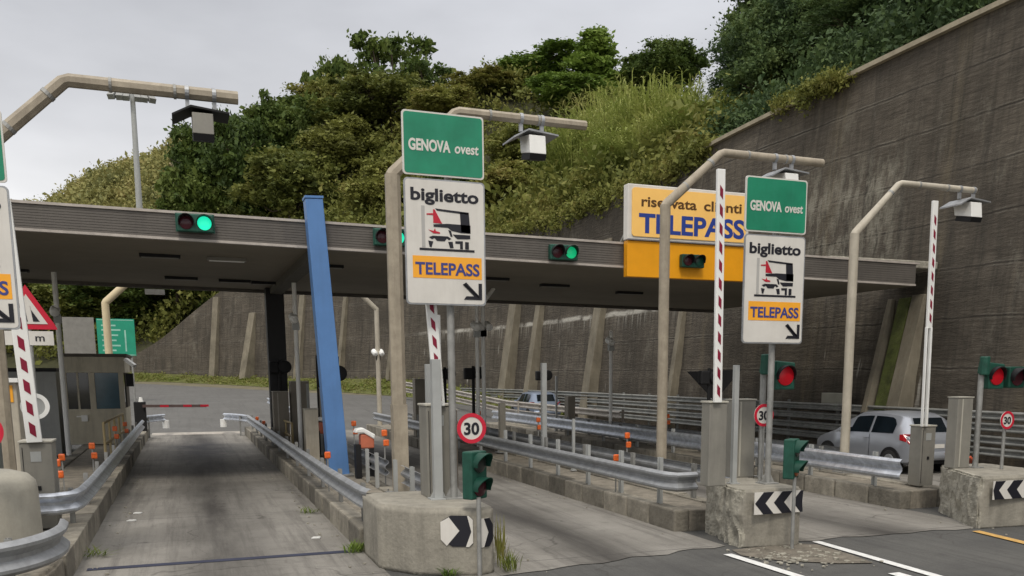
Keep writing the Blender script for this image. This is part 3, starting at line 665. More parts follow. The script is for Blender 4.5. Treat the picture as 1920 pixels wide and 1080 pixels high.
# giant canes
def cane(px, t, ytop, wpx, label, seed):
    x, y, z = spot(px, t); d = math.hypot(x, y); hg = atY(px, ytop, y)[2]-z+.5; wr = wpx/1750*d/2
    rg = np.random.default_rng(seed); V = []
    for k in range(300):
        a = rg.uniform(0, 6.28); r0 = abs(rg.normal())*wr*.25; out_ = rg.uniform(.25, 1.05)*wr; h = hg*rg.uniform(.62, 1.0)*(1-.28*(out_/wr)**2)
        p0 = np.array([r0*math.cos(a), r0*math.sin(a), 0]); u = np.array([math.cos(a), math.sin(a), 0]); side = np.array([-u[1], u[0], 0])*.022
        prev = None
        for s_ in range(6):
            f_ = s_/5; p = p0+u*(out_-r0)*f_**2.1+np.array([0, 0, h*f_])
            if prev is not None: V += [prev-side, prev+side, p+side, p-side]
            prev = p
            if s_ >= 1:
                for q in range(5):
                    b = p-(p-p0)*rg.uniform(0, .2); dr = rg.normal(size=3); dr[2] = abs(dr[2])*.7+.15; dr += u*.6; dr /= np.linalg.norm(dr); L_ = rg.uniform(.45, .95)
                    w_ = np.cross(dr, [0, 0, 1.]); w_ = w_/max(.1, np.linalg.norm(w_))*.035; m_ = b+dr*L_*.55; tip = b+dr*L_-np.array([0, 0, .28*L_])
                    V += [b-w_*.4, m_-w_, tip, m_+w_]
    r = thing('giant_cane_clump', label, 'plant', (x, y, z-.3), 'giant canes above the wall')
    o = bpy.data.objects.new('stems_and_leaves', quadmesh('canes', np.array(V), lfR)); COL.objects.link(o); o.parent = r
cane(1085, 5, 205, 210, 'pale cane clump, leftmost, above the yellow board\'s left end', 1)
cane(1140, 7, 165, 230, 'pale yellow green cane clump under the pointed skyline tree', 2)
cane(1205, 5, 138, 250, 'tallest pale cane clump above the yellow board', 3)
cane(1265, 6, 145, 240, 'pale cane clump below the lone round skyline tree', 4)
cane(1318, 4, 175, 200, 'pale cane clump, rightmost, against the dark woods', 5)
cane(1170, 3, 235, 190, 'low cane clump with bare brown stems near the wall top', 6)
cane(1240, 3, 215, 190, 'low cane clump with bare stems right above the board\'s top', 7)

# ------------------------------------------------------------------ islands and nose blocks
KH = .35
def island(x0, x1, y0, y1, label, lowend=False):
    t = thing('toll_island', label, 'traffic island', ((x0+x1)/2, y0, 0), 'kerbed islands between the toll lanes')
    mb = MB(); rg = random.Random(int(x0*100)+5)
    for xs, sg in ((x0, 1), (x1, -1)):
        y = y0; mb = MB()
        while y < y1:
            L_ = rg.uniform(.85, 1.05); d = rg.uniform(0, .018); h = KH+rg.uniform(-.012, .012); g_ = .02
            a, b = (xs+d, xs+.28) if sg > 0 else (xs-.28, xs-d)
            mb.slab([(a, y+g_), (b, y+g_), (b, min(y+L_, y1)-g_), (a+rg.uniform(-.006, .006), min(y+L_, y1)-g_)], -.02, h); y += L_
        mb.build('kerb_stone_row', kerbm, t, bevel=.03)
    mb = MB(); mb.box(x0+.281, x1-.281, y0+.25, y1, -.02, KH-.03); mb.box(x0+.281, x1-.281, y0+.035, y0+.249, -.02, KH-.015)
    mb.build('island_top', concD, t, bevel=.02)
    return t
ISL = [(-3.0, -1.42, 12.2, 40), (2.15, 3.6, 12.95, 40), (7.08, 8.35, 12.75, 40), (12.15, 13.35, 13.35, 40)]
island(*ISL[0], 'kerbed concrete island left of the open lane, carrying the toll booth')
island(*ISL[1], 'kerbed concrete island carrying the leaning blue pillar')
island(*ISL[2], 'kerbed stone island in the centre behind the chevron block with leftward arrows')
island(*ISL[3], 'kerbed island beside the silver car, right part of the picture')

from mathutils import noise as mnoise
def rough_block(name, poly, z1, label, broken=None, mat=conc, taper=.0):
    """concrete block from a plan outline; one flank can be broken away"""
    import bmesh
    b = bmesh.new(); vs = [b.verts.new((x, y, -.03)) for x, y in poly]; f = b.faces.new(vs)
    r_ = bmesh.ops.extrude_face_region(b, geom=[f]); tv = [g for g in r_['geom'] if isinstance(g, bmesh.types.BMVert)]
    cx_ = sum(p[0] for p in poly)/len(poly); cy_ = sum(p[1] for p in poly)/len(poly)
    for q in tv: q.co.z = z1; q.co.x = cx_+(q.co.x-cx_)*(1-taper); q.co.y = cy_+(q.co.y-cy_)*(1-taper)
    bmesh.ops.recalc_face_normals(b, faces=b.faces)
    bmesh.ops.bevel(b, geom=[e for e in b.edges if e.calc_face_angle(0) > .3], offset=.03, segments=2, affect='EDGES')
    bmesh.ops.triangulate(b, faces=[f for f in b.faces if len(f.verts) > 4])
    for _ in range(5 if broken else 4):
        bmesh.ops.subdivide_edges(b, edges=[e for e in b.edges if e.calc_length() > .05], cuts=1, use_grid_fill=True)
    b.normal_update(); mi = []
    for q in b.verts:
        n1 = mnoise.noise(q.co*9)*.006; q.co += q.normal*n1
        if broken:
            k = broken(q.co)
            if k > 0:
                n2 = abs(mnoise.noise(q.co*3))*.11+mnoise.noise(q.co*9)*.018+mnoise.noise(q.co*31)*.008
                q.co += Vector((.03+n2, n2*.2, -.1*n2))*k
    for f in b.faces: f.material_index = 1 if (broken and broken(f.calc_center_median()) > .35) else 0; f.smooth = not f.material_index
    me = bpy.data.meshes.new(name); b.to_mesh(me); b.free(); me.materials.append(mat); me.materials.append(concR)
    x0, y0 = poly[0]; me.transform(Matrix.Translation((-x0, -y0, 0)))
    o = bpy.data.objects.new(name, me); COL.objects.link(o); o.location = (x0, y0, 0); WL[o.name] = Vector((x0, y0, 0)); return o
def block_thing(poly, label, z1=.85, broken=None):
    x0, y0 = poly[0]
    t = thing('concrete_nose_block', label, 'concrete block', (x0, y0, 0), 'concrete blocks at the island noses')
    o = rough_block('block_body', poly, z1, None, broken); o.parent = t; o.location = (0, 0, 0)
    return t
B1 = block_thing([(2.2, 12.9), (2.2, 11.75), (2.55, 11.2), (3.28, 10.84), (3.50, 10.95), (3.55, 12.9)], 'plain grey concrete block with rightward chevrons under the nearest ticket sign')
B2 = block_thing([(7.50, 12.6), (7.27, 11.5), (7.27, 11.22), (8.22, 11.08), (8.32, 11.2), (8.32, 12.6)], 'concrete block with a broken left side and leftward chevrons, centre right', broken=lambda c: max(0, min(1, (7.27+max(0, c.y-11.4)*.21+.11+.04*math.sin(c.z*9)-c.x)*9)))
B3 = block_thing([(12.62, 12.95), (11.85, 11.5), (11.78, 11.2), (13.6, 11.05), (13.7, 11.2), (13.7, 12.95)], 'concrete block with a crumbled left end and chevrons at the right edge', broken=lambda c: max(0, min(1, (11.78+max(0, c.y-11.2)*.5+.12+.05*math.sin(c.z*11)-c.x)*8)))
def chev(t, x0, x1, z0, z1, y, n, right, first=0.):
    """white board with black chevrons"""
    mb = MB(); mb.box(x0, x1, y-.012, y, z0, z1); mb.build('chevron_panel', signw, t)
    mb = MB(); h = (z1-z0); zc = (z0+z1)/2; w_ = (x1-x0)/n; th = w_*.55; s = 1 if right else -1
    def clipx(x): return max(x0, min(x1, x))
    for k in range(int(n)+2):
        a = x0+first+k*w_
        P = [(a, z1), (a+th, z1), (a+th+s*h/2*.9, zc), (a+th, z0), (a, z0), (a+s*h/2*.9, zc)]
        P = [(clipx(x), z) for x, z in P]
        if max(p[0] for p in P)-min(p[0] for p in P) < .03: continue
        mb.prism(P, y-.016, y-.0125)
    mb.build('chevron', black, t)
# nearest block: lozenge fragments of the chevron board on the two faces of the nose
mb = MB()
def onface(p0, p1, u, out_=.0):
    d = Vector((p1[0]-p0[0], p1[1]-p0[1], 0)); L_ = d.length; d /= L_; n = Vector((d.y, -d.x, 0)); return Vector((p0[0], p0[1], 0))+d*u+n*out_
P0, P1 = (2.55, 11.2), (3.28, 10.84)
def facepoly(mb, pts, o0, o1):
    vs = [onface(P0, P1, u, o1)+Vector((0, 0, z)) for u, z in pts]+[onface(P0, P1, u, o0)+Vector((0, 0, z)) for u, z in pts]
    n = len(pts); mb.add(vs, [tuple(range(n)), tuple(range(2*n-1, n-1, -1))]+[(i, i+n, (i+1) % n+n, (i+1) % n) for i in range(n)])
facepoly(mb, [(.33, .58), (.37, .43), (.47, .37), (.68, .37), (.73, .41), (.73, .71), (.68, .76), (.45, .76), (.35, .70)], .0, .012); mb.build('chevron_panel', black, B1)
mb = MB(); facepoly(mb, [(.325, .46), (.40, .38), (.56, .57), (.43, .74), (.325, .68)], .0125, .018); facepoly(mb, [(.66, .76), (.68, .76), (.73, .71), (.73, .42), (.68, .37), (.64, .37), (.71, .56)], .0125, .018); mb.build('chevron', signw, B1)
P0, P1 = (3.28, 10.84), (3.50, 10.95)
mb = MB(); facepoly(mb, [(.01, .72), (.15, .72), (.21, .63), (.21, .45), (.15, .36), (.01, .36)], .0, .012); mb.build('chevron_panel', signw, B1)
mb = MB(); facepoly(mb, [(.06, .72), (.15, .72), (.21, .63), (.21, .45), (.15, .36), (.06, .36), (.135, .54)], .0125, .018); mb.build('chevron', black, B1)
chev(B2, 7.43, 8.26, .50, .82, 11.07, 2.6, False, .15)
chev(B3, 11.98, 13.3, .48, .78, 11.09, 3.4, False, .04)
# left island nose: rounded kerb
def arc(cx, cy, rx, ry, a0, a1, n): return [(cx+rx*math.cos(R(a0+(a1-a0)*i/n)), cy+ry*math.sin(R(a0+(a1-a0)*i/n))) for i in range(n+1)]
nose = arc(-2.3, 11.9, .85, 1.9, 0, -180, 18)
o = rough_block('rounded_kerb_nose', [(-1.45, 12.19)]+nose+[(-3.15, 12.19)], .36, None, mat=concD); tagp(o, 'rounded weathered concrete kerb end in the bottom left corner', 'kerb')
mb = MB()
mb.tube([(-2.28, 12.75, .352), (-2.28, 12.75, .45), (-2.28, 12.75, 1.12), (-2.28, 12.75, 1.22), (-2.28, 12.75, 1.30), (-2.28, 12.75, 1.35)], [.57, .565, .55, .535, .46, .3], 28)
o = mb.build('concrete_bollard', M('bollard_concrete', (.36, .34, .285), .85, var=.14, streak=.25, bump=.15, sc=(.2, .19, .16)), loc=(-2.28, 12.75, .352), smooth=True); tagp(o, 'stout round topped pale concrete bollard at the left edge behind the curved rail', 'bollard')

# ------------------------------------------------------------------ guard rails
WP = [(0, -.155), (.03, -.15), (.075, -.115), (.075, -.085), (.03, -.045), (.0, -.02), (0, .02), (.03, .045), (.075, .085), (.075, .115), (.03, .15), (0, .155)]
def beam(mb, path, zc, side=1, hs=1.):
    n = len(WP)*2; vs = []; m = len(path)
    for i in range(m):
        p = Vector((*path[i][:2], 0)); a = Vector((*path[max(i-1, 0)][:2], 0)); b = Vector((*path[min(i+1, m-1)][:2], 0))
        d = (b-a).normalized(); nr = Vector((-d.y, d.x, 0))*side; z = zc+(path[i][2] if len(path[i]) > 2 else 0)
        for o_, h in WP: vs.append(p+nr*o_+Vector((0, 0, z+h*hs)))
        for o_, h in WP[::-1]: vs.append(p+nr*(o_-.006)+Vector((0, 0, z+h*hs)))
    fs = [(i*n+j, i*n+(j+1) % n, (i+1)*n+(j+1) % n, (i+1)*n+j) for i in range(m-1) for j in range(n)]
    fs += [tuple(range(n)), tuple((m-1)*n+j for j in range(n-1, -1, -1))]
    mb.add(vs, fs)
def post(x, y, z0, z1, side, t, mat=zincD, w=.10):
    mb = MB(); x -= side*.06
    mb.box(x-.03, x+.03, y-w/2, y-w/2+.008, z0, z1); mb.box(x-.03, x+.03, y+w/2-.008, y+w/2, z0, z1); mb.box(x-.004, x+.004, y-w/2+.008, y+w/2-.008, z0, z1)
    mb.build('post', mat, t)
def rail(path, zc, side, label, posts, z0=KH, ztop=None, mat=zinc, extra=None, pm=zincD, pside=None, hs=1.):
    t = thing('guard_rail', label, 'guard rail', (path[0][0], path[0][1], z0), 'steel guard rails along the toll lanes')
    mb = MB(); beam(mb, path, zc, side, hs); mb.build('rail_beam', mat, t, smooth=True)
    if extra:
        for e in extra: mb = MB(); beam(mb, e[0], e[1], e[2], .8); mb.build('rail_beam', e[3] if len(e) > 3 else mat, t, smooth=True)
    for x, y in posts: post(x, y, z0-.03, ztop or zc+.15, pside or -side, t, pm)
    return t
# side=+1: corrugation bulges to the left of travel direction (-X when going +Y)
rail([(2.30, 12.75), (2.26, 12.95), (2.24, 13.3), (2.2, 16), (2.2, 22), (2.2, 30), (2.2, 38)], .76, 1, 'long steel guard rail on the left edge of the island with the blue pillar', [(2.28, y) for y in np.arange(13.6, 38, 2.2)])
rail([(3.42, 12.97), (3.44, 14), (3.46, 16.2)], .74, -1, 'short guard rail between the ticket sign and the square beige pole', [(3.36, 13.3), (3.36, 14.6), (3.36, 15.9)], ztop=1.02, pm=greyp)
rail([(3.46, 17.6), (3.46, 20), (3.46, 24), (3.46, 31)], .72, -1, 'guard rail right of the blue pillar\'s foot with protruding square posts', [(3.38, y) for y in (17.7, 18.7, 19.9, 21.4, 23.2, 25.4, 28)], ztop=1.0, pm=greyp)
rail([(7.55, 11.98+.95), (7.2, 12.9), (7.12, 13.1), (7.1, 14), (7.1, 18), (7.1, 26), (7.1, 38)], .78, 1, 'long grey guard rail running along the central island\'s near kerb', [(7.2, y) for y in (13.6, 15.1, 16.6, 18.2, 19.9, 21.7, 23.8, 26, 28.5, 31, 34)], ztop=1.12, pm=greyp)
rail([(8.28, 13.0), (8.28, 20), (8.28, 30), (8.28, 38)], .76, -1, 'guard rail on the far side of the central island behind the posts', [(8.2, y) for y in np.arange(14, 38, 2.4)], ztop=.95)
rail([(12.22, 13.42), (12.18, 13.6), (12.17, 14.2), (12.17, 18), (12.17, 26), (12.17, 38)], .74, 1, 'shiny new guard rail in front of the silver car', [(12.28, y) for y in (14.3, 16.3, 18.3, 20.3, 22.4, 24.6, 27, 30, 33)], mat=zincN, ztop=1.0, pm=greyp, hs=1.25)
rail([(13.3, 16.5), (13.3, 22), (13.3, 30), (13.3, 38)], .74, -1, 'guard rail along the far kerb of the island beside the silver car', [(13.2, y) for y in np.arange(17, 38, 2.6)])
rail([(-2.4, 14.3), (-1.75, 14.32), (-1.56, 14.5), (-1.5, 14.9), (-1.48, 16), (-1.47, 20), (-1.47, 26), (-1.47, 36)], .72, -1, 'guard rail along the kerb left of the open lane', [(-1.56, y) for y in np.arange(15, 36, 2.2)], mat=zincN, ztop=.86)
cv = [(-1.42, 12.0), (-1.40, 11.7)]+[(-2.25+.86*math.cos(R(a)), 11.6+1.35*math.sin(R(a))) for a in range(-4, -181, -8)]
rail(cv, .66, 1, 'curved steel guard rail wrapping the rounded island nose, bottom left', [(-1.85, 10.9), (-2.3, 10.7)], z0=.35, hs=1.15)
# stacked barrier at the wall foot
t = thing('stacked_guard_rail', 'four tiered old guard rail in front of the high wall behind the silver car', 'guard rail', (19.0, 14, 0), 'steel guard rails along the toll lanes')
oldz = M('old_rail_steel', (.27, .275, .26), .6, metal=.35, var=.3, scale=3, streak=.4, sc=(.11, .095, .075))
for k, zc in enumerate((.52, .82, 1.14, 1.44)):
    mb = MB(); beam(mb, [(19.0, y) for y in (10, 14, 20, 30, 42)]+[(18.5, 52), (17, 60)], zc, 1, .72); mb.build('rail_beam', oldz, t, smooth=True)
for y in np.arange(11, 42, 2.6): post(19.08, float(y), -.03, 1.62, -1, t, oldz, .12)
# lighter rails further along the carriageway
t = thing('carriageway_guard_rail', 'long double guard rail in mid distance under the canopy, beyond the central island', 'guard rail', (14.2, 30, 0), 'steel guard rails along the toll lanes')
farz = M('far_rail_steel', (.40, .37, .33), .55, metal=.3, var=.3, scale=3, streak=.4, sc=(.18, .13, .10))
for zc, z2 in ((.62, 0), (1.02, 0)):
    mb = MB(); beam(mb, [(14.4, 30), (14.6, 36), (14.9, 44, .0), (14.6, 52, .35), (13.0, 60, .85)], zc, 1, .9); mb.build('rail_beam', farz, t, smooth=True)
for y in (30.5, 33, 36, 39, 42): post(14.65, y, -.03, 1.2, -1, t, farz)
t = thing('median_guard_rail', 'short guard rail end beyond the island seen right of the blue pillar', 'guard rail', (5.6, 50, G(50)), 'steel guard rails along the toll lanes')
mb = MB(); beam(mb, [(6.1, 40.2), (5.2, 42.5), (4.4, 46, .1), (4.0, 51, .37)], .72, 1); mb.build('rail_beam', zincN, t, smooth=True)
for x, y in ((6.0, 40.4), (5.2, 42.6), (4.5, 46)): post(x, y, 0, .85, -1, t)
for sx, lab in ((-1.35, 'curled guard rail end at the far left of the open lane'), (1.95, 'splayed guard rail end at the far right of the open lane')):
    s = 1 if sx > 0 else -1
    t = thing('rail_terminal', lab, 'guard rail', (sx, 40, 0))
    mb = MB(); beam(mb, [(sx+.3*s, 38.5), (sx+.12*s, 39.6), (sx-.25*s, 40.6), (sx-.5*s, 41.0)], .72, s); mb.build('rail_beam', zincN, t, smooth=True)
    mb = MB(); mb.tube([(sx-.55*s, 41, .3), (sx-.55*s, 41, .62)], .13, 12); mb.build('end_cap', white, t)
    post(sx+.1*s, 39.7, 0, .8, s, t)

# ------------------------------------------------------------------ orange delineators
def delin(x, y, z0, zt, label, two=True, stem=True):
    t = thing('reflector_post', label, 'reflector', (x, y, z0), 'orange reflectors on the guard rails')
    mb = MB(); mb.box(x-.012, x+.012, y-.006, y+.006, z0, zt); mb.build('stem', zincD, t)
    for k in range(2 if two else 1):
        z = zt-.06-k*.19; mb = MB(); dx = .03 if k else 0
        mb.box(x+dx-.055, x+dx+.055, y-.035, y+.02, z-.062, z+.062)
        mb.build('reflector', orangeP, t, bevel=.02)
for x, y, zt, two, lab in (
    (2.35, 17.3, 1.08, False, 'orange reflector on the rail just in front of the blue pillar\'s foot'),
    (3.55, 21.6, 1.42, True, 'orange double reflector immediately right of the blue pillar'),
    (3.52, 17.9, 1.42, True, 'orange double reflector just left of the square beige pole'),
    (3.58, 14.9, 1.30, True, 'orange double reflector just right of the square beige pole'),
    (7.2, 15.2, 1.04, False, 'small orange reflector at the foot of the second overhead camera pole'),
    (8.35, 27.5, 1.35, True, 'orange double reflector on the central island, farthest left of its row'),
    (8.35, 22.3, 1.38, True, 'orange double reflector on the central island, second of its row'),
    (8.35, 17.1, 1.30, True, 'orange double reflector left of the second overhead camera pole'),
    (8.30, 13.6, 1.28, True, 'orange double reflector touching the central grey cabinet'),
    (12.2, 19.6, 1.36, False, 'orange reflector standing above the small green signal by the silver car'),
    (-2.0, 17.0, 1.12, True, 'orange double reflector, nearest on the left rail'),
    (-1.75, 20.2, 1.16, True, 'orange double reflector, second along the left rail'),
    (-1.65, 25.2, 1.22, True, 'orange double reflector, third along the left rail by the beige railing'),
    (2.3, 31.5, .98, False, 'orange reflector on the blue pillar\'s island rail, nearer of the far pair'),
    (-1.62, 28.8, 1.15, True, 'orange double reflector, fourth along the left rail'),
    (-2.15, 19.0, 1.05, False, 'single orange reflector behind the first pair on the left rail'),
    (3.5, 25.0, 1.3, True, 'orange double reflector behind the blue pillar, farther along the island'),
    (2.3, 34.5, .98, False, 'orange reflector on the blue pillar\'s island rail, farther of the far pair')):
    delin(x, y, KH, zt, lab, two)

# ------------------------------------------------------------------ overhead camera poles
def campole(x, y, zk, zt, dx1, dx2, camx, r, label, z0=KH, mat=beige, square=False, roof='vee', sleeve=False, ra=None):
    t = thing('overhead_camera_pole', label, 'camera pole', (x, y, z0), 'bent poles holding cameras over the lanes')
    n = 8 if square else 16
    mb = MB()
    if sleeve: mb.tube([(x, y, z0), (x, y, 1.95)], r*1.32, 4 if square else 16); mb.tube([(x, y, 1.95), (x, y, zk)], r, n)
    else: mb.tube([(x, y, z0), (x, y, zk*.33), (x, y, zk)], [r*1.05, r*1.0, r], n)
    mb.build('pole', mat, t, smooth=True)
    mb = MB(); mb.box(x-r*1.8, x+r*1.8, y-r*1.8, y+r*1.8, z0-.01, z0+.025)
    for i in (-1, 1):
        for j in (-1, 1): mb.tube([(x+i*r*1.45, y+j*r*1.45, z0+.02), (x+i*r*1.45, y+j*r*1.45, z0+.07)], .018, 6)
    mb.build('base_plate', zincD, t)
    mb = MB(); ra = ra or r*.82
    mb.tube([(x, y, zk-.03), (x+.02, y, zk+.02), (x+dx1-.03, y, zt-.03), (x+dx1+.05, y, zt), (x+dx2, y, zt)], [r*.95, r*.9, ra, ra, ra], n); mb.build('arm', mat, t, smooth=True)
    for q in (-.2, .2):
        mb = MB(); mb.tube([(camx+q-.03, y, zt), (camx+q+.03, y, zt)], ra*1.14, 16); mb.box(camx+q-.03, camx+q+.03, y-.03, y+.03, zt-ra-.14, zt-ra); mb.build('clamp', zinc, t)
    cz = zt-ra-.14
    for f_ in ((.35, .8) if not sleeve else (.5,)):
        jb = MB(); jb.tube([(x+dx1*f_-.02, y, zk+(zt-zk)*f_-.02), (x+dx1*f_+.02, y, zk+(zt-zk)*f_+.02)], ra*1.12, 16); jb.build('joint_band', zincD, t)
    for f_ in (.25, .62): jb = MB(); q_ = x+dx1+(dx2-dx1)*f_; jb.tube([(q_-.02, y, zt), (q_+.02, y, zt)], ra*1.12, 16); jb.build('joint_band', zincD, t)
    hb = MB(); w_ = .44
    hb.prism([(camx-w_, cz-.16), (camx-.16, cz-.01), (camx+w_*.92, cz-.07), (camx+w_*.92, cz-.095), (camx-.16, cz-.04), (camx-w_, cz-.19)], y-.32, y+.32)
    h = hb.build('sun_hood', zinc if roof == 'vee' else blackm, t)
    bb = MB(); vs = []
    for (yy, zz) in ((y-.30, cz-.14), (y+.22, cz-.06), (y+.16, cz-.36), (y-.34, cz-.46)):
        for xx in (camx-.15, camx+.16): vs.append((xx, yy, zz+.03))
    bb.add(vs, [(0, 2, 3, 1), (2, 4, 5, 3), (4, 6, 7, 5), (6, 0, 1, 7), (0, 6, 4, 2), (1, 3, 5, 7)])
    c = bb.build('camera_box', white if roof == 'vee' else cabg, t, bevel=.012)
    lb = MB(); lb.add([(camx-.15, y-.346, cz-.432), (camx+.16, y-.346, cz-.432), (camx+.16, y-.30, cz-.53), (camx-.15, y-.30, cz-.53), (camx-.15, y+.10, cz-.35), (camx+.16, y+.10, cz-.35), (camx+.16, y+.14, cz-.45), (camx-.15, y+.14, cz-.45)], [(0, 1, 2, 3), (7, 6, 5, 4), (0, 4, 5, 1), (1, 5, 6, 2), (2, 6, 7, 3), (3, 7, 4, 0)]); lb.build('lens_housing', blackm, c)
    return t
# (0) left, knee and arm over the open lane
campole(-2.62, 16.5, 5.7, 6.86, 1.22, 3.68, 2.6-2.1, .125, 'beige bent pole at the top left with a dark camera box under its arm', square=True, roof='dark', ra=.1)
campole(3.52, 16.5, 5.88, 7.02, 1.15, 3.62, 3.52+2.55, .135, 'thick square beige pole beside the nearest ticket sign, its arm passing behind the green board', square=True, sleeve=True, ra=.083)
campole(8.72, 16.3, 5.68, 6.74, 1.22, 3.6, 8.72+2.65, .102, 'beige bent pole crossing in front of the yellow board', mat=beige, ra=.078)
campole(13.3, 16.4, 5.42, 6.52, 1.12, 3.25, 13.3+3.0, .098, 'pale bent pole beside the silver car with its camera near the right edge', mat=beigeL, ra=.066)

# ------------------------------------------------------------------ lane signs
def U(x): return (x-65)*1.02/415
def V(y): return (1052-y)*1.53/717
def rrect(x0, x1, z0, z1, r=.05, n=4):
    P = []
    for cx_, cz_, a in ((x1-r, z1-r, 0), (x0+r, z1-r, 90), (x0+r, z0+r, 180), (x1-r, z0+r, 270)):
        for k in range(n+1): q = R(a+90*k/n); P.append((cx_+r*math.cos(q), cz_+r*math.sin(q)))
    return P
def lanesign(x, y, zb, zpole, px, label, full=True):
    """white ticket/lane panel 1.04 x 1.53 below a green 1.04 x .77 board; x,zb = lower left of the white panel"""
    t = thing('lane_sign', label, 'road sign', (px, y+.12, zpole), 'ticket lane signs at the island noses')
    mb = MB(); mb.tube([(px, y+.12, zpole), (px, y+.12, zb+2.2)], .048, 12); mb.box(px-.13, px+.13, y, y+.25, zpole-.005, zpole+.02)
    for s_ in (-1, 1): mb.prism([(px+s_*.045, zpole+.02), (px+s_*.12, zpole+.02), (px+s_*.045, zpole+.16)], y+.115, y+.125)
    mb.build('pole', zincD, t, smooth=True)
    mb = MB()
    for z in (zb+.35, zb+1.2, zb+1.75, zb+2.1): mb.box(x+.06, x+.98, y+.012, y+.055, z-.025, z+.025)
    mb.build('bracket', zincD, t)
    mb = MB(); mb.prism(rrect(x, x+1.04, zb, zb+1.53), y-.012, y+.012); wp = mb.build('white_panel', zinc, t)
    mb = MB(); mb.prism(rrect(x+.018, x+1.022, zb+.018, zb+1.512, .045), y-.0165, y-.0125); mb.build('face', signw, wp)
    mb = MB(); mb.prism(rrect(x-.005, x+1.035, zb+1.565, zb+2.32, .04), y-.012, y+.012); gp = mb.build('green_panel', signw, t)
    mb = MB(); mb.prism(rrect(x+.015, x+1.015, zb+1.585, zb+2.30, .035), y-.0165, y-.0125); mb.build('face', signg, gp)
    f = y-.017
    if full:
        text('GENOVA', x+.07, x+.60, zb+1.86, .135, f, signw, gp, bold=.035)
        text('ovest', x+.655, x+.965, zb+1.86, .125, f, signw, gp, bold=.02, shear=.1)
        text('biglietto', x+.08, x+.955, zb+1.27, .15, f, black, wp, bold=.03)
        # pictogram
        A = lambda L_: [(x+.02+U(a), zb+V(b)) for a, b in L_]
        g_ = MB(); g_.prism(A([(143, 488), (160, 488), (160, 722), (143, 722)]), f-.004, f); g_.build('kiosk_symbol', M('sign_grey', (.42, .41, .39), .5, var=.03), wp)
        k = MB()
        for P in ([(130, 727), (420, 727), (420, 740), (130, 740)],
                  [(215, 500), (392, 512), (392, 524), (300, 518), (225, 512)], [(345, 515), (392, 515), (400, 632), (350, 626)],
                  [(205, 590), (280, 583), (400, 585), (400, 632), (350, 632), (300, 622), (280, 606), (205, 604)],
                  [(305, 642), (398, 642), (398, 664), (330, 668), (320, 660)],
                  [(180, 664), (200, 655), (280, 655), (297, 668), (285, 676), (270, 665), (212, 665), (196, 676)], [(205, 664), (275, 664), (262, 684), (222, 684)],
                  [(176, 684), (202, 688), (192, 722), (182, 718)], [(280, 686), (304, 684), (308, 720), (290, 722)], [(282, 618), (296, 622), (304, 655), (294, 656)],
                  [(318, 680), (358, 678), (358, 724), (343, 724), (343, 694), (318, 694)], [(370, 682), (390, 682), (390, 724), (370, 724)]):
            k.prism(A(P), f-.004, f)
        k.build('truck_pictogram', black, wp)
        r_ = MB()
        for P in ([(204, 506), (212, 506), (250, 584), (204, 582)], [(170, 531), (204, 528), (204, 538), (170, 538)], [(178, 622), (205, 628), (212, 612), (216, 628), (238, 634), (238, 642), (205, 642)]): r_.prism(A(P), f-.0045, f-.0002)
        r_.build('red_hand_symbol', redp, wp)
        ob = MB(); ob.prism(A([(93, 772), (458, 772), (458, 898), (93, 898)]), f-.003, f); og = ob.build('orange_band', signo, wp)
        text('TELEPASS', x+.12, x+.955, zb+.375, .15, f-.0035, blueL, og, bold=.025)
        a_ = MB(); a_.bar((x+.755, f-.003, zb+.27), (x+.945, f-.003, zb+.11), .006, .05, up=(0, -1, 0)); a_.prism([(x+.94, zb+.28), (x+.985, zb+.28), (x+.985, zb+.075), (x+.94, zb+.075)], f-.0065, f-.001); a_.prism([(x+.745, zb+.075), (x+.94, zb+.075), (x+.94, zb+.118), (x+.775, zb+.118)], f-.0065, f-.001)
        a_.prism([(x+.73, zb+.262), (x+.775, zb+.29), (x+.945, zb+.125), (x+.945, zb+.09), (x+.91, zb+.09)], f-.0075, f-.002)
        a_.build('arrow', black, wp)
    return t
lanesign(2.64, 11.75, 3.36, .85, 3.24, 'nearest green and white ticket lane sign, centre of the picture')
S2 = lanesign(7.48, 11.6, 2.93, .85, 8.09, 'second green and white ticket lane sign, right of the yellow board')
lanesign(-2.69, 12.0, 2.98, .36, -2.3, 'ticket lane sign cut off by the left edge of the picture')
def speedsign(x, y, z, r, zp, label, pole=True):
    t = thing('speed_limit_sign', label, 'speed sign', (x, y, zp if pole else z), 'round 30 speed limit signs')
    mb = MB(); mb.disc(x, z, r*.985, y-.006, y+.006, 40); d = mb.build('sign_disc', signw, t)
    mb = MB(); mb.ring(x, z, r*.74, r, y-.012, y-.0065, 44); mb.build('red_ring', M('sign_red', (.55, .015, .04), .4, var=.08), t)
    text('30', x-r*.52, x+r*.52, z-r*.40, r*.8, y-.0075, black, d, bold=.03)
    if pole: mb = MB(); mb.tube([(x, y+.045, zp), (x, y+.045, z+r*.9)], .03, 10); mb.build('pole', zincD, t, smooth=True)
    else: mb = MB(); mb.box(x-.1, x+.04, y+.007, y+.05, z-.02, z+.02); mb.build('bracket', zincD, t)
speedsign(3.44, 11.68, 1.79, .198, .85, '30 speed limit sign fixed to the nearest ticket sign\'s pole', pole=False)
speedsign(8.14, 11.95, 1.87, .172, .85, '30 speed limit sign half hidden behind a pole near the red signal')
speedsign(13.12, 11.95, 1.70, .155, .85, 'small 30 speed limit sign at the right edge below the red signal')
speedsign(-2.07, 11.75, 1.87, .20, .36, '30 speed limit sign cut off by the left edge of the picture')

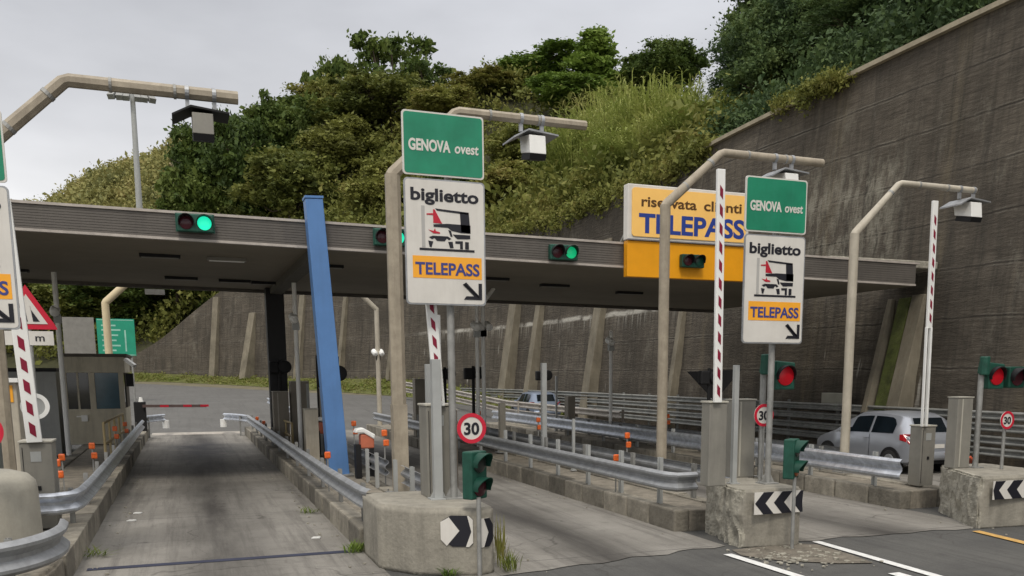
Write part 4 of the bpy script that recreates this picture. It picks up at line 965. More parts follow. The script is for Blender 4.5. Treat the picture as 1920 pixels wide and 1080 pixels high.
# ------------------------------------------------------------------ traffic lights
def visor(mb, x, y, z, r, L_=.12, d=(0, -1)):
    n = 14; vs = []; d = Vector((d[0], d[1], 0)); sd = Vector((-d.y, d.x, 0))
    for k in range(n+1):
        a = R(-20+220*k/n); o_ = sd*(r*math.cos(a))+Vector((0, 0, r*math.sin(a))); p = Vector((x, y, z))+o_
        L2 = L_*(.45+.55*max(0, math.sin(a))); q = p+d*L2; i_ = o_*-.08; vs += [p, q, q+i_, p+i_]
    mb.add(vs, [(4*k+j, 4*k+(j+1) % 4, 4*k+4+(j+1) % 4, 4*k+4+j) for k in range(n) for j in range(4)])
def signal(x, y, z, lamps, r, horiz, label, name='traffic_light', group=None, house=sigG, hang=None, pole=None, d=(0, -1), plate=None, off=0.):
    t = thing(name, label, 'traffic light', (x, y, pole[2] if pole else z), group)
    n = len(lamps); s = r*2.35; dv = Vector((d[0], d[1], 0)); sd = Vector((-dv.y, dv.x, 0))
    hb = MB(); W_, H_ = (s*n, s) if horiz else (s, s*n)
    hb.bar(Vector((x, y, z))+dv*-.001, Vector((x, y, z))-dv*.16, W_, H_); bd = hb.build('housing', house, t, bevel=r*.15)
    if plate: mb = MB(); c = Vector((x, y, z))-dv*.04; mb.bar(c, c-dv*.012, W_*plate, H_*plate); mb.build('backing_board', house, t, bevel=.005)
    for k, lm in enumerate(lamps):
        o_ = (k-(n-1)/2)*s; p = Vector((x, y, z))+(sd*-o_*(1 if d[1] < 0 else 1) if horiz else Vector((0, 0, -o_)))
        if horiz and d == (0, -1): p = Vector((x+o_, y, z))
        mb = MB(); mb.tube([p, p+dv*.012, p+dv*.03, p+dv*.038], [r*.92, r*.9, r*.6, r*.15], 20); mb.build('lamp', lm, t, smooth=True)
        mb = MB(); visor(mb, p.x, p.y, p.z, r*1.05, r*1.3, d); mb.build('visor', blackm if house is not sigG or horiz else sigGd, t, smooth=True)
    if pole: mb = MB(); mb.tube([(pole[0], pole[1], pole[2]), (pole[0], pole[1], z-(H_/2)*.9 if not horiz and off == 0 else z+off)], .028 if off == 0 else .04, 10); mb.build('pole', zincD, t, smooth=True)
    return t
FY = 20.42
gs = 'signals mounted on the canopy front over the lanes'
signal(.38, FY-.12, 5.44, [lampOff, lampG], .145, True, 'two lamp signal on the canopy over the open lane, bright green lit', group=gs, plate=1.06)
signal(4.25, FY-.12, 5.37, [lampOff, lampG], .145, True, 'green lit canopy signal partly hidden by the square beige pole', group=gs, plate=1.06)
signal(8.26, FY-.12, 5.25, [lampOff, lampG2], .145, True, 'green lit canopy signal between the nearest ticket sign and the yellow board', group=gs, house=sigG)
signal(11.5, 20.02, 5.17, [lampOff, M('unlit_green_lamp', (.01, .06, .04), .3), ], .13, True, 'unlit signal on the orange lower half of the yellow board', group=gs, house=sigGd)
# little nose signals on thin poles
signal(3.27, 10.78, 1.27, [M('unlit_lamp', (.03, .035, .03), .3), lampOff], .125, False, 'small unlit green signal on a thin pole at the nearest concrete block', group='small lane signals at the island noses', pole=(3.24, 10.74, 0), d=(.55, -.835))
signal(7.98, 10.86, 1.30, [M('unlit_lamp', (.03, .035, .03), .3), M('dull_orange_lamp', (.28, .07, .015), .3)], .12, False, 'small signal with dull orange lower lamp on a thin pole before the broken block', group='small lane signals at the island noses', pole=(7.94, 10.84, 0), d=(.62, -.785))
# big red signals
def redsig(x, y, z, px, py, label, stub=True):
    t = thing('red_traffic_light', label, 'traffic light', (px, py, .85), 'large red signals beside the lanes')
    mb = MB(); mb.tube([(px, py, .85), (px, py, z+.1)], .05, 12); mb.box(px-.11, px+.11, py-.1, py+.1, .845, .868); mb.build('pole', zincD, t, smooth=True)
    mb = MB(); mb.prism([(x-.17, z-.22), (x+.19, z-.22), (x+.19, z+.21), (x-.17, z+.24)], y, y+.14); mb.tube([(px-.0, py-.06, z+.02), (px-.0, py-.06, z+.34)], .085, 12)
    mb.prism([(px-.06, z+.05), (x-.12, z-.02), (x-.12, z+.22), (px-.02, z+.28)], y+.02, y+.1); mb.build('housing', sigG, t, bevel=.02)
    mb = MB(); mb.tube([(x, y-.001, z), (x, y-.02, z), (x, y-.04, z)], [.155, .15, .06], 24); mb.build('lamp', lampR, t, smooth=True)
    mb = MB(); visor(mb, x, y, z, .168, .13); mb.build('visor', blackm, t, smooth=True)
    return t
redsig(8.90, 12.5, 2.46, 8.52, 12.55, 'large red lit signal on a green housing right of the second ticket sign\'s pole')
r3 = redsig(13.18, 12.3, 2.45, 12.9-.02, 12.35, 'large red lit signal at the right edge of the picture')
signal(13.62, 12.25, 2.43, [lampOff], .16, True, 'dark unlit signal lamp at the extreme right edge beside the red one', house=sigGd)
# black silhouetted rear-facing signals far in the lanes
def blacksig(x, y, z0, z, label, two=True):
    t = thing('rear_facing_signal', label, 'traffic light', (x, y, z0), 'dark signals seen from behind')
    mb = MB(); mb.tube([(x, y, z0), (x, y, z+.2)], .05, 8); mb.build('pole', blackm, t)
    mb = MB()
    mb.box(x-.30, x-.02, y-.1, y+.1, z-.22, z+.14); mb.tube([(x+.16, y-.12, z-.02), (x+.16, y+.14, z-.02)], .2, 18); mb.build('housing', blackm, t, bevel=.04)
blacksig(4.3+4.15, 28.4, KH, 2.53, 'black backlit signal, right one of the close pair under the canopy')
blacksig(7.9, 29.8, KH, 2.50, 'black backlit signal, left one of the close pair under the canopy')
blacksig(3.55, 24.6, KH, 2.52, 'black backlit signal just right of the square beige pole')
blacksig(2.72, 29.9, KH, 2.72, 'black backlit signal fixed in front of the dark canopy column')
blacksig(12.6, 21.0, KH, 2.43, 'black round signal behind the central grey post')

# ------------------------------------------------------------------ barriers
def gate(x, y, zb, zt, cw, ch, z0, label, lean=0., aw=.13, cabmat=cabg, dash=.19, split=0., cabx=0., face=True, aoff=0., cd=.42):
    t = thing('barrier_gate', label, 'barrier', (x, y, z0), 'lane barriers raised beside the lanes')
    cx_ = x+cabx
    mb = MB(); mb.box(cx_-cw/2, cx_+cw/2, y-.02, y+cd, z0-.005, z0+ch); cb = mb.build('cabinet', cabmat, t, bevel=.015)
    mb = MB(); mb.box(cx_-cw/2-.012, cx_+cw/2+.012, y-.035, y+cd+.015, z0+ch+.001, z0+ch+.03); mb.build('cabinet_lid', cabl, t, bevel=.006)
    if face:
        mb = MB(); mb.box(cx_-.07, cx_+.06, y-.026, y-.021, z0+ch-.26, z0+ch-.12); mb.build('label_plate', greyp, cb)
        mb = MB(); mb.box(cx_-.02, cx_+.03, y-.032, y-.021, z0+ch*.45, z0+ch*.5); mb.box(cx_-cw*.42, cx_-cw*.40, y-.025, y-.021, z0+.06, z0+ch-.06); mb.build('door_lock', blackm, cb)
    ya = y-.06+aoff
    a0 = Vector((x, ya, zb)); a1 = Vector((x+lean, ya, zt)); d = (a1-a0).normalized()
    mb = MB()
    if split: mb.bar(a0+Vector((-.055, 0, 0)), a0+Vector((-.055, 0, 0))+d*split, .03, .06, up=(0, 1, 0)); mb.bar(a0+Vector((.045, 0, 0)), a0+Vector((.045, 0, 0))+d*split, .045, .06, up=(0, 1, 0)); mb.bar(a0+d*(split-.02), a1, aw, .055, up=(0, 1, 0))
    else: mb.bar(a0, a1, aw, .055, up=(0, 1, 0))
    arm = mb.build('arm', white, t, bevel=.008)
    mb = MB(); s = split+.1; L_ = (a1-a0).length
    while s < L_-.25:
        c = a0+d*s; e = c+d*dash*.72; w_ = aw*.20; yy = ya-.0325
        vs = []
        for yq in (yy, yy+.004):
            for p, o_ in ((c, -w_), (c, w_), (e, w_), (e, -w_)): vs.append((p.x+o_, yq, p.z+(.03 if o_ < 0 else -.03)))
        mb.add(vs, [(0, 1, 2, 3), (7, 6, 5, 4), (0, 4, 5, 1), (1, 5, 6, 2), (2, 6, 7, 3), (3, 7, 4, 0)]); s += dash*1.32
    mb.build('red_stripe', redd, arm)
    return t
gate(-1.96, 14.6, 1.56, 4.75, .40, 1.2, KH, 'raised barrier with red dashes in front of the left edge sign, arm leaning left', lean=-.12, aw=.19, dash=.22)
gate(3.10, 12.05, 2.07, 4.2, .34, 1.22, .85, 'raised barrier arm coming out from under the nearest ticket sign', lean=-.14, aw=.14, dash=.17, cabmat=cabg)
gate(7.16, 11.75, 2.08, 5.32, .30, 1.22, .85, 'raised barrier arm in front of the yellow board on a beige grey cabinet', lean=-.04, aw=.125, dash=.19, face=False, cabx=.05, cd=.22)
gate(12.98, 13.8, 1.50, 5.62, .34, 1.14, KH, 'raised barrier arm right of the silver car, twin rails at its foot', lean=-.06, aw=.12, dash=.19, split=1.85, cabx=.17, cd=.3)
# extra cabinets and stub posts
def cabinet(x0, x1, y, d, z0, z1, label, mat=cabg, edge=True):
    t = thing('lane_cabinet', label, 'cabinet', ((x0+x1)/2, y, z0), 'upright equipment cabinets on the islands')
    mb = MB(); mb.box(x0, x1, y, y+d, z0-.004, z1); mb.build('body', mat, t, bevel=.012)
    if edge: mb = MB(); w_ = x1-x0; mb.box(x0+w_*.26, x0+w_*.34, y-.006, y-.001, z0+.02, z1-.02); mb.build('corner_strip', cabl, t)
    mb = MB(); mb.box(x0-.008, x1+.008, y-.012, y+d+.008, z1+.001, z1+.018); mb.build('cap', cabl, t)
    return t
cabinet(8.00, 8.40, 12.55, .25, .855, 2.08, 'beige grey upright cabinet behind the red ringed sign, centre right')
cabinet(12.40, 12.74, 12.35, .24, .855, 2.08, 'beige grey upright cabinet between the barrier and the right edge signals')
cabinet(-2.75, -2.25, 13.4, .5, KH, 1.9, 'dark grey upright cabinet behind the left concrete bollard', mat=M('dark_cabinet', (.13, .14, .125), .6, var=.1, streak=.3, sc=(.07, .07, .06)), edge=False)
cabinet(3.28, 3.44, 12.35, .35, .855, 2.0, 'brownish narrow cabinet behind the nearest ticket sign\'s pole', mat=M('brown_cabinet', (.17, .14, .11), .6, var=.1, streak=.3, sc=(.09, .08, .06)), edge=False)
def stub(x, y, z0, z1, w_, label, round_=False, mat=greyp):
    t = thing('steel_upright', label, 'post', (x, y, z0))
    mb = MB()
    if round_: mb.tube([(x, y, z0), (x, y, z1)], w_/2, 12)
    else: mb.box(x-w_/2, x+w_/2, y-w_/2, y+w_/2, z0, z1)
    mb.build('shaft', mat, t, bevel=.004)
    mb = MB(); mb.box(x-w_, x+w_, y-w_, y+w_, z0-.004, z0+.015)
    for s_ in (-1, 1): mb.prism([(x+s_*w_*.5, z0+.015), (x+s_*w_*.95, z0+.015), (x+s_*w_*.5, z0+.12)], y-.005, y+.005)
    mb.build('foot', greyp, t); return t
stub(7.60, 11.9, .85, 2.62, .075, 'grey upright with a flared foot between the two central cabinets')
stub(3.03, 11.9, .85, 2.68, .115, 'wide grey sleeve post holding the raised barrier under the nearest ticket sign', mat=greyp)
stub(4.02-.5, 14.2, .35, 2.64, .12, 'pale grey post seen above the nearest 30 sign', mat=greyp)
# black triangular sign seen from behind
t = thing('triangular_sign_back', 'black triangular sign seen from behind next to the central barrier', 'road sign', (13.0, 22, KH))
mb = MB(); mb.prism([(12.5, 2.55), (14.2, 2.6), (13.38, 1.75)], 21.98, 22.0); mb.build('sign_plate', blackm, t)
mb = MB(); mb.tube([(13.4, 22.04, KH), (13.4, 22.04, 2.5)], .035, 8); mb.build('pole', blackm, t)

# ------------------------------------------------------------------ toll canopy
def zb_(x): return 5.15-.013*(x+2.8)
def zt_(x): return 5.70-.0095*(x+2.8)
XL, XR, YF, YR = -15., 18.75, 20.5, 31.
can = thing('toll_canopy', 'wide flat dark toll canopy spanning the lanes with a leaning blue front pillar', 'canopy', (2.9, 20.3, 0))
def slopebox(mb, x0, x1, y0, y1, zl0, zh0, zl1, zh1):
    mb.add([(x0, y0, zl0), (x1, y0, zl1), (x1, y1, zl1), (x0, y1, zl0), (x0, y0, zh0), (x1, y0, zh1), (x1, y1, zh1), (x0, y1, zh0)], [(3, 2, 1, 0), (4, 5, 6, 7), (0, 1, 5, 4), (1, 2, 6, 5), (2, 3, 7, 6), (3, 0, 4, 7)])
mb = MB(); slopebox(mb, XL, XR, YF+.12, YR, zb_(XL), zt_(XL)-.12, zb_(XR), zt_(XR)-.12); mb.build('roof_slab', canD, can)
mb = MB(); nrib = 9
for k in range(nrib):
    f0, f1 = k/nrib, (k+1)/nrib
    for (fa, fb, yy) in ((f0, f0+.8/nrib, YF), (f0+.8/nrib, f1, YF+.009)):
        a0 = zb_(XL)+.05+(zt_(XL)-zb_(XL)-.1)*fa; b0 = zb_(XL)+.05+(zt_(XL)-zb_(XL)-.1)*fb; a1 = zb_(XR)+.05+(zt_(XR)-zb_(XR)-.1)*fa; b1 = zb_(XR)+.05+(zt_(XR)-zb_(XR)-.1)*fb
        slopebox(mb, XL, XR, yy, YF+.115, a0, b0, a1, b1)
mb.build('fascia', canF, can)
mb = MB(); slopebox(mb, XL, XR, YF-.03, YF+.1, zb_(XL), zb_(XL)+.048, zb_(XR), zb_(XR)+.048); mb.build('lower_trim', canT, can)
mb = MB(); slopebox(mb, XL, XR+.1, YF-.03, YF+.2, zt_(XL)-.05, zt_(XL), zt_(XR)-.05, zt_(XR)); mb.build('upper_trim', canT, can)
mb = MB(); slopebox(mb, XL, XR, YR+.002, YR+.1, zb_(XL)-.1, zt_(XL)-.1, zb_(XR)-.1, zt_(XR)-.1); mb.build('rear_fascia', canF, can)
mb = MB(); mb.bar((2.75, YF+.15, zb_(2.7)-.09), (2.75, YR-.3, zb_(2.7)-.09), .34, .2); mb.build('roof_beam', M('beam_paint', (.10, .095, .08), .8, var=.1), can)
mb = MB(); mb.bar((2.96, 20.22, .33), (2.665, 20.27, 6.02), .42, .42, up=(0, 1, 0), w1=.345, h1=.40); p_ = mb.build('blue_pillar', blueP, can, bevel=.012)
mb = MB(); mb.bar((2.6645, 20.27, 6.03), (2.6628, 20.27, 6.075), .37, .43, up=(0, 1, 0)); mb.build('pillar_cap', blueP, p_)
mb = MB(); mb.bar((2.972, 20.22, .325), (2.97, 20.22, .36), .56, .56, up=(0, 1, 0)); mb.build('base_plate', zincD, p_)
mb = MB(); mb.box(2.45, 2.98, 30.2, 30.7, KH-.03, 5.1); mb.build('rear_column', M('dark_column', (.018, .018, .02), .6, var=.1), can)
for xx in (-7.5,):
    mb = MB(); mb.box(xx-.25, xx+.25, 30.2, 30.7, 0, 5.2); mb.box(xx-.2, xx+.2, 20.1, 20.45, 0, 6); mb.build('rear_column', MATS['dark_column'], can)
lampw = M('ceiling_lamp_glass', (.75, .75, .7), .3, var=0)
for px, py, on in ((20, 512, 0), (300, 482, 0), (425, 487, 1), (610, 497, 0), (340, 523, 0), (440, 527, 0), (500, 530, 0), (870, 520, 0), (1040, 528, 0), (925, 517, 0), (1180, 540, 0)):
    a = (px-CX)/F; b = (CY-py)/F; r = [FW[i]+a*RT[i]+b*UP[i] for i in range(3)]; t_ = 2.56/r[2]; x, y = t_*r[0], t_*r[1]
    if y > 30.4: y = 30.2
    mb = MB(); mb.box(x-.42, x+.42, y-.11, y+.11, zb_(x)-.07, zb_(x)-.001); f_ = mb.build('ceiling_light', blackm if not on else cabg, can)
    mb = MB(); mb.box(x-.38, x+.38, y-.08, y+.08, zb_(x)-.082, zb_(x)-.071); mb.build('diffuser', lampw if on else cabg, f_)
mb = MB(); mb.box(-.95, -.4, 31.3, 31.6, 4.88, 5.02); f_ = mb.build('ceiling_light', white, can)
# rough concrete ledge where the canopy meets the wall
mb = MB(); mb.box(16.2, 19.9, 20.9, 22.6, zt_(17)-.11, zt_(17)+.10); o = mb.build('concrete_ledge', concR, None, loc=(18, 21, 5.4), bevel=.03); tagp(o, 'broken pale concrete ledge on the canopy\'s right end against the wall', 'ledge')

# yellow board
yb = thing('yellow_lane_board', 'large yellow board reserved for toll pass customers mounted on the canopy', 'sign board', (11.4, 20.2, 4.76))
mb = MB(); mb.box(9.80, 13.12, 20.16, 20.40, 5.60, 6.86); fr = mb.build('white_frame', signw, yb, bevel=.02)
mb = MB(); mb.prism(rrect(9.90, 13.02, 5.68, 6.78, .08), 20.135, 20.156); fc = mb.build('light_orange_face', signy, yb)
mb = MB(); mb.box(9.82, 13.10, 20.20, 20.40, 4.76, 5.585); mb.build('lower_orange_panel', signo2, yb, bevel=.01)
mb = MB(); mb.box(9.8, 13.12, 20.15, 20.159, 5.60, 5.625); mb.build('edge_shadow_strip', M('strip_grey', (.2, .2, .22), .5), yb)
text('riservata', 10.14, 11.62, 6.37, .235, 20.134, brownL, fc, bold=.022); text('clienti', 11.82, 12.88, 6.37, .235, 20.134, brownL, fc, bold=.022)
text('TELEPASS', 10.08, 12.97, 5.78, .44, 20.134, blueB, fc, bold=.03)
mb = MB()
for x in (10.3, 12.6): mb.bar((x, 20.44, 5.6), (x, 20.44, 6.75), .06, .06); mb.bar((x, 20.44, 6.6), (x, 21.6, 5.7), .05, .05)
mb.build('bracket', zincD, yb)

# ------------------------------------------------------------------ booth and neighbours
bt = thing('toll_booth', 'small grey toll booth with blue glass under the canopy on the left', 'booth', (-2.5, 32, KH))
bw = M('booth_panel', (.52, .48, .38), .75, var=.12, streak=.35, sc=(.14, .12, .09)); bd = M('booth_dark', (.09, .08, .065), .7, var=.2)
X0, X1, Y0 = -3.36, -1.74, 31.8
mb = MB(); mb.box(X0, X1, Y0, 34.6, KH-.01, 1.42); mb.build('lower_wall', bw, bt, bevel=.01)
mb = MB(); mb.box(X0-.05, X1+.06, Y0-.08, 34.7, 2.52, 3.0); mb.build('upper_band', bw, bt, bevel=.015)
mb = MB(); mb.box(X0-.12, X1+.14, Y0-.16, 34.8, 3.001, 3.09); mb.build('roof', bd, bt)
for x, w_ in ((X0+.03, .06), (-2.62, .16), (X1-.07, .14), (X0+.355, .05)): mb = MB(); mb.box(x-w_/2, x+w_/2, Y0+.002, Y0+.1, 1.421, 2.519); mb.build('window_post', bw, bt)
mb = MB(); mb.box(X0+.061, X0+.329, Y0+.05, Y0+.06, 1.421, 2.519); mb.box(X0+.381, -2.701, Y0+.05, Y0+.06, 1.421, 2.519); mb.build('window_glass', glassD, bt)
mb = MB(); mb.box(-2.539, X1-.141, Y0+.05, Y0+.06, 1.421, 2.519); mb.build('window_glass', glassB, bt)
mb = MB(); mb.box(X1-.03, X1-.02, Y0+.11, 34.5, 1.421, 2.519); mb.build('window_glass', glassD, bt)
mb = MB(); mb.box(X1-.06, X1+.005, 33.0, 34.58, 1.43, 2.51); mb.build('side_door', bd, bt)
mb = MB(); mb.bar((X1+.1, Y0-.1, 2.93), (X1+.36, Y0-.3, 2.72), .12, .1); mb.build('floodlight', white, bt)
mb = MB(); mb.box(X1+.08, X1+.28, Y0-.15, Y0+.1, 2.1, 2.5); mb.build('signal_box', blackm, bt)
mb = MB(); mb.box(-3.1, -2.95, Y0-.09, Y0-.002, 1.18, 1.22); mb.box(-2.97, -2.8, Y0-.1, Y0-.002, 1.05, 1.24); mb.build('control_box', white, bt)
g2 = thing('grey_kiosk', 'plain grey kiosk left of the toll booth behind the raised barrier', 'kiosk', (-5.1, 32, 0))
mb = MB(); mb.box(-6.6, -3.62, 32.2, 35, 0, 2.55); mb.build('body', greyp, g2); mb = MB(); mb.box(-6.7, -3.58, 32.1, 35.1, 2.551, 2.66); mb.build('roof', blackm, g2)
mb = MB(); mb.box(-5.6, -4.5, 32.17, 32.199, 1.1, 2.2); mb.build('window', glassD, g2)
tm = thing('ticket_machine', 'beige and orange ticket machine at the far left edge behind the barrier', 'ticket machine', (-2.95, 18.0, KH))
mb = MB(); mb.box(-3.2, -2.62, 18, 18.5, KH, 2.35); mb.build('body', beigeL, tm, bevel=.02)
mb = MB(); mb.box(-2.86, -2.68, 17.985, 17.999, 2.02, 2.3); mb.build('orange_panel', signo, tm); mb = MB(); mb.box(-3.25, -2.58, 17.9, 18.55, 2.351, 2.42); mb.build('hood', white, tm)
mb = MB(); mb.box(-3.1, -2.95, 17.985, 17.999, 1.9, 2.28); mb.build('screen', greyp, tm)
# beige railings beside the booth
def railing(x0, y0, x1, y1, z0, h, n, label, mat):
    t = thing('beige_railing', label, 'railing', (x0, y0, z0))
    for k in range(n+1): f_ = k/n; mb = MB(); mb.tube([(x0+(x1-x0)*f_, y0+(y1-y0)*f_, z0-.03), (x0+(x1-x0)*f_, y0+(y1-y0)*f_, z0+h)], .03, 8); mb.build('upright', mat, t)
    for q in (h, h*.5): mb = MB(); mb.tube([(x0, y0, z0+q), (x1, y1, z0+q)], .03, 8); mb.build('rail', mat, t)
ochre = M('ochre_paint', (.42, .33, .17), .6, var=.15)
railing(-1.82, 24.2, -1.70, 29.5, KH, 1.0, 4, 'beige tubular railing in front of the toll booth', ochre)
railing(2.75, 27.2, 2.65, 31.5, KH, .75, 3, 'low beige railing behind the steel rail, left of the blue pillar', ochre)
cabinet(2.70, 3.02, 23.6, .4, KH, 1.62, 'pale beige cabinet immediately left of the blue pillar', mat=beigeL, edge=False)
cabinet(2.42, 2.86, 29.0, .5, KH, 1.95, 'grey brown cabinet at the foot of the dark canopy column', mat=M('taupe_cabinet', (.25, .225, .185), .65, var=.12, streak=.3, sc=(.1, .09, .08)), edge=True)
cabinet(2.95, 3.5, 29.2, .5, KH, 2.25, 'wide grey brown cabinet right of the dark canopy column', mat=MATS['taupe_cabinet'], edge=False)
cabinet(7.3, 7.75, 31.5, .4, KH, 2.3, 'pale brown tall cabinet far along the central island', mat=MATS['taupe_cabinet'], edge=False)
cabinet(3.36, 3.56, 25.5, .4, KH, 2.1, 'brown upright cabinet behind the square beige pole, under the rear signal', mat=MATS['taupe_cabinet'], edge=False)
def reel(x, y, label):
    t = thing('lane_equipment_stand', label, 'equipment stand', (x, y, KH), 'dark equipment stands on the islands')
    mb = MB()
    for s_ in (-.13, .13): mb.box(x+s_-.06, x+s_+.06, y, y+.2, KH-.02, 1.03)
    mb.build('legs', blackm, t); mb = MB(); mb.box(x-.08, x+.2, y-.02, y+.24, .95, 1.25); mb.build('orange_case', M('faded_orange', (.45, .13, .07), .6, var=.2), t, bevel=.03)
    mb = MB(); mb.prism([(x-.2, 1.28), (x-.16, 1.36), (x-.02, 1.38), (x+.22, 1.24), (x+.2, 1.14), (x-.02, 1.28)], y-.05, y+.25); mb.build('white_hood', white, t, bevel=.02)
reel(3.25, 24.6, 'dark stand with white hood and orange case left of the blue pillar')
reel(4.0-.6, 19.4, 'dark stand with pale hood between the square beige pole and the barrier')

# ------------------------------------------------------------------ thin poles under and beyond the canopy
def lamppole(x, y, z0, zt, zc, label, r=.05, cams=1, mat=white, bend=None):
    t = thing('thin_pole', label, 'pole', (x, y, z0), 'thin poles with small cameras')
    mb = MB(); P = [(x, y, z0-.02), (x, y, zt)]
    if bend: P += [(x+.02, y, zt+.03), (x+bend[0], y, zt+bend[1])]
    mb.tube(P, r, 10); mb.build('pole', mat, t, smooth=True)
    if zc:
        for k in range(cams):
            s_ = -1 if (k == 0) else 1; ox = .14*s_ if cams > 1 else -.05
            mb = MB(); mb.tube([(x+ox, y-.22, zc-.06), (x+ox, y-.18, zc-.04), (x+ox, y+.12, zc+.06)], [.06, .11, .12], 12); mb.build('camera', white, t, smooth=True)
            mb = MB(); mb.box(x-.09, x+.09, y-.08, y+.08, zc-.3, zc-.12); mb.box(x-.2 if cams > 1 else x-.1, x+.2 if cams > 1 else x+.08, y-.05, y+.05, zc-.11, zc-.07); mb.build('bracket', greyp, t)
lamppole(-2.98, 27.9, KH, 5.1, 4.1, 'thin white pole with a small camera in front of the toll booth', .065, mat=white)
lamppole(2.86, 26.2, KH, 5.0, 3.95, 'thin pale pole with a camera between the dark column and the blue pillar', .06)
lamppole(8.05, 26.6, KH, 4.9, 3.85, 'left thin pole of the pair right of the nearest ticket sign', .055)
lamppole(8.33, 26.9, KH, 4.55, 3.88, 'right thin pole of the pair right of the nearest ticket sign, with arm', .06, cams=2, bend=(.35, .45))
lamppole(13.33, 28.6, KH, 3.9, 3.55, 'thin pale pole in mid distance between the two ticket signs', .06)
lamppole(7.62, 39.6, 0, atY(703, 582, 39.6)[2], 3.35, 'bent pale pole beyond the canopy between blue pillar and square pole', .1, cams=2, mat=beigeL, bend=(-.72, .72))
lamppole(3.3, 12.2+.6, .86, 3.3, None, 'plain pale round post beside the raised barrier under the nearest sign', .045)
lamppole(3.62-.1, 27.2, KH, 3.0, None, 'dark thin post left of the square beige pole', .05, mat=blackm)
# bent pole near the booth
lamppole(-2.46, 37.5, KH, atY(200, 568, 37.5)[2], None, 'bent cream pole rising behind the toll booth', .13, mat=M('cream_paint', (.60, .50, .32), .55, var=.08), bend=(.75, .72))
# floodlight mast
mt = thing('floodlight_mast', 'tall floodlight mast rising above the canopy on the left', 'mast', (-3.9, 136, 5))
mb = MB(); mb.tube([(-4.2, 136, 3), (-4.1, 136, 20), (-4.0, 136, 37.6)], [.5, .42, .3], 12); mb.build('pole', greyp, mt, smooth=True)
mb = MB(); mb.bar((-6.2, 136, 37.4), (-1.8, 136, 37.4), .24, .24); mb.build('crossarm', greyp, mt)
for k, dx in enumerate((-1.15, -.7, .65, 1.1, -.35, .3)):
    mb = MB(); mb.bar((-4.0+dx*1.9, 135.5, 37.3), (-4.0+dx*2.15, 134.8, 36.7), .8, .65); mb.build('floodlight', zincD, mt)
# wooden looking post on the far slope
up = thing('utility_pole', 'pale leaning utility pole on the distant hillside, left of the woods', 'utility pole', atY(326, 350, 215))
px_ = atY(326, 350, 215); tp = atY(322, 302, 215); mb = MB(); mb.tube([(px_[0], 215, px_[2]-4), tp], [.35, .25], 8); mb.build('pole', M('pole_wood', (.42, .34, .22), .8), up)
mb = MB(); mb.bar((tp[0]-.5, 215, tp[2]-.5), (tp[0]+3.4, 215, tp[2]-.2), .25, .25); mb.build('crossarm', MATS['pole_wood'], up)

# ------------------------------------------------------------------ far signs
def board(name, x0, x1, y, z0, z1, label, mat, cat='sign board', lines=True):
    t = thing(name, label, cat, ((x0+x1)/2, y, G(y)))
    mb = MB(); mb.box(x0, x1, y-.03, y+.03, z0, z1); p = mb.build('panel', mat, t)
    mb = MB()
    for x in (x0+.25, x1-.25): mb = MB(); mb.tube([(x, y+.09, G(y)-.1), (x, y+.09, z1)], .06, 8); mb.build('leg', zincD, t)
    if lines:
        mb = MB(); q = .05
        mb.box(x0+.04, x1-.04, y-.036, y-.031, z1-.09, z1-.05); mb.box(x0+.04, x1-.04, y-.036, y-.031, z0+.03, z0+.07)
        for a, b, f_ in ((.12, .5, .82), (.12, .62, .70), (.12, .55, .56), (.12, .5, .42), (.12, .6, .28), (.12, .48, .15)): mb.box(x0+(x1-x0)*a, x0+(x1-x0)*b, y-.036, y-.031, z0+(z1-z0)*f_-.05, z0+(z1-z0)*f_+.04)
        mb.box(x0+(x1-x0)*.72, x0+(x1-x0)*.76, y-.036, y-.031, z0+(z1-z0)*.12, z0+(z1-z0)*.7)
        mb.build('pale_markings', M('faded_sign_white', (.30, .55, .45), .5), p)
board('green_direction_board', -4.47, -2.5, 60, 3.5, 5.6, 'far green direction board with pale lettering behind the toll booth', M('far_sign_green', (.015, .28, .17), .5, var=.1))
board('grey_board', -6.4, -4.75, 62, 3.4, 5.75, 'grey back of a board left of the far green direction board', M('board_grey', (.22, .21, .19), .7, var=.15), lines=False)
ts = thing('warning_sign', 'red edged triangular warning sign with a distance plate behind the left barrier', 'road sign', (-2.43, 18.5, KH))
mb = MB(); mb.prism([(-2.43-.44, 3.25), (-2.43+.44, 3.25), (-2.43+.41, 3.235+.09), (-2.43, 4.0)], 18.49, 18.5); mb.build('red_triangle', M('sign_red', (.55, .015, .04), .4), ts)
mb = MB(); mb.prism([(-2.43-.30, 3.34), (-2.43+.30, 3.34), (-2.43, 3.84)], 18.48, 18.489); f_ = mb.build('white_field', signw, ts)
mb = MB(); mb.prism([(-2.50, 3.38), (-2.43, 3.38), (-2.46, 3.6), (-2.5, 3.68)], 18.474, 18.479); mb.prism([(-2.35, 3.38), (-2.25, 3.38), (-2.37, 3.58), (-2.38, 3.65)], 18.474, 18.479); mb.build('black_symbol', black, f_)
mb = MB(); mb.box(-2.86, -2.06, 18.49, 18.5, 2.98, 3.22); pl = mb.build('distance_plate', signw, ts); text('m', -2.34, -2.2, 3.05, .13, 18.488, black, pl, bold=.01)
mb = MB(); mb.tube([(-2.43, 18.54, KH), (-2.43, 18.54, 3.9)], .04, 10); mb.build('pole', zincD, ts)
rs = thing('round_sign', 'round white rimmed sign half hidden by the left barrier arm', 'road sign', (-2.12, 17.2, KH))
cx_ = atY(66, 762, 17.2); mb = MB(); mb.disc(cx_[0], cx_[2], .19, 17.19, 17.2); mb.build('sign_disc', greyp, rs); mb = MB(); mb.ring(cx_[0], cx_[2], .145, .21, 17.175, 17.189); mb.build('white_ring', white, rs)
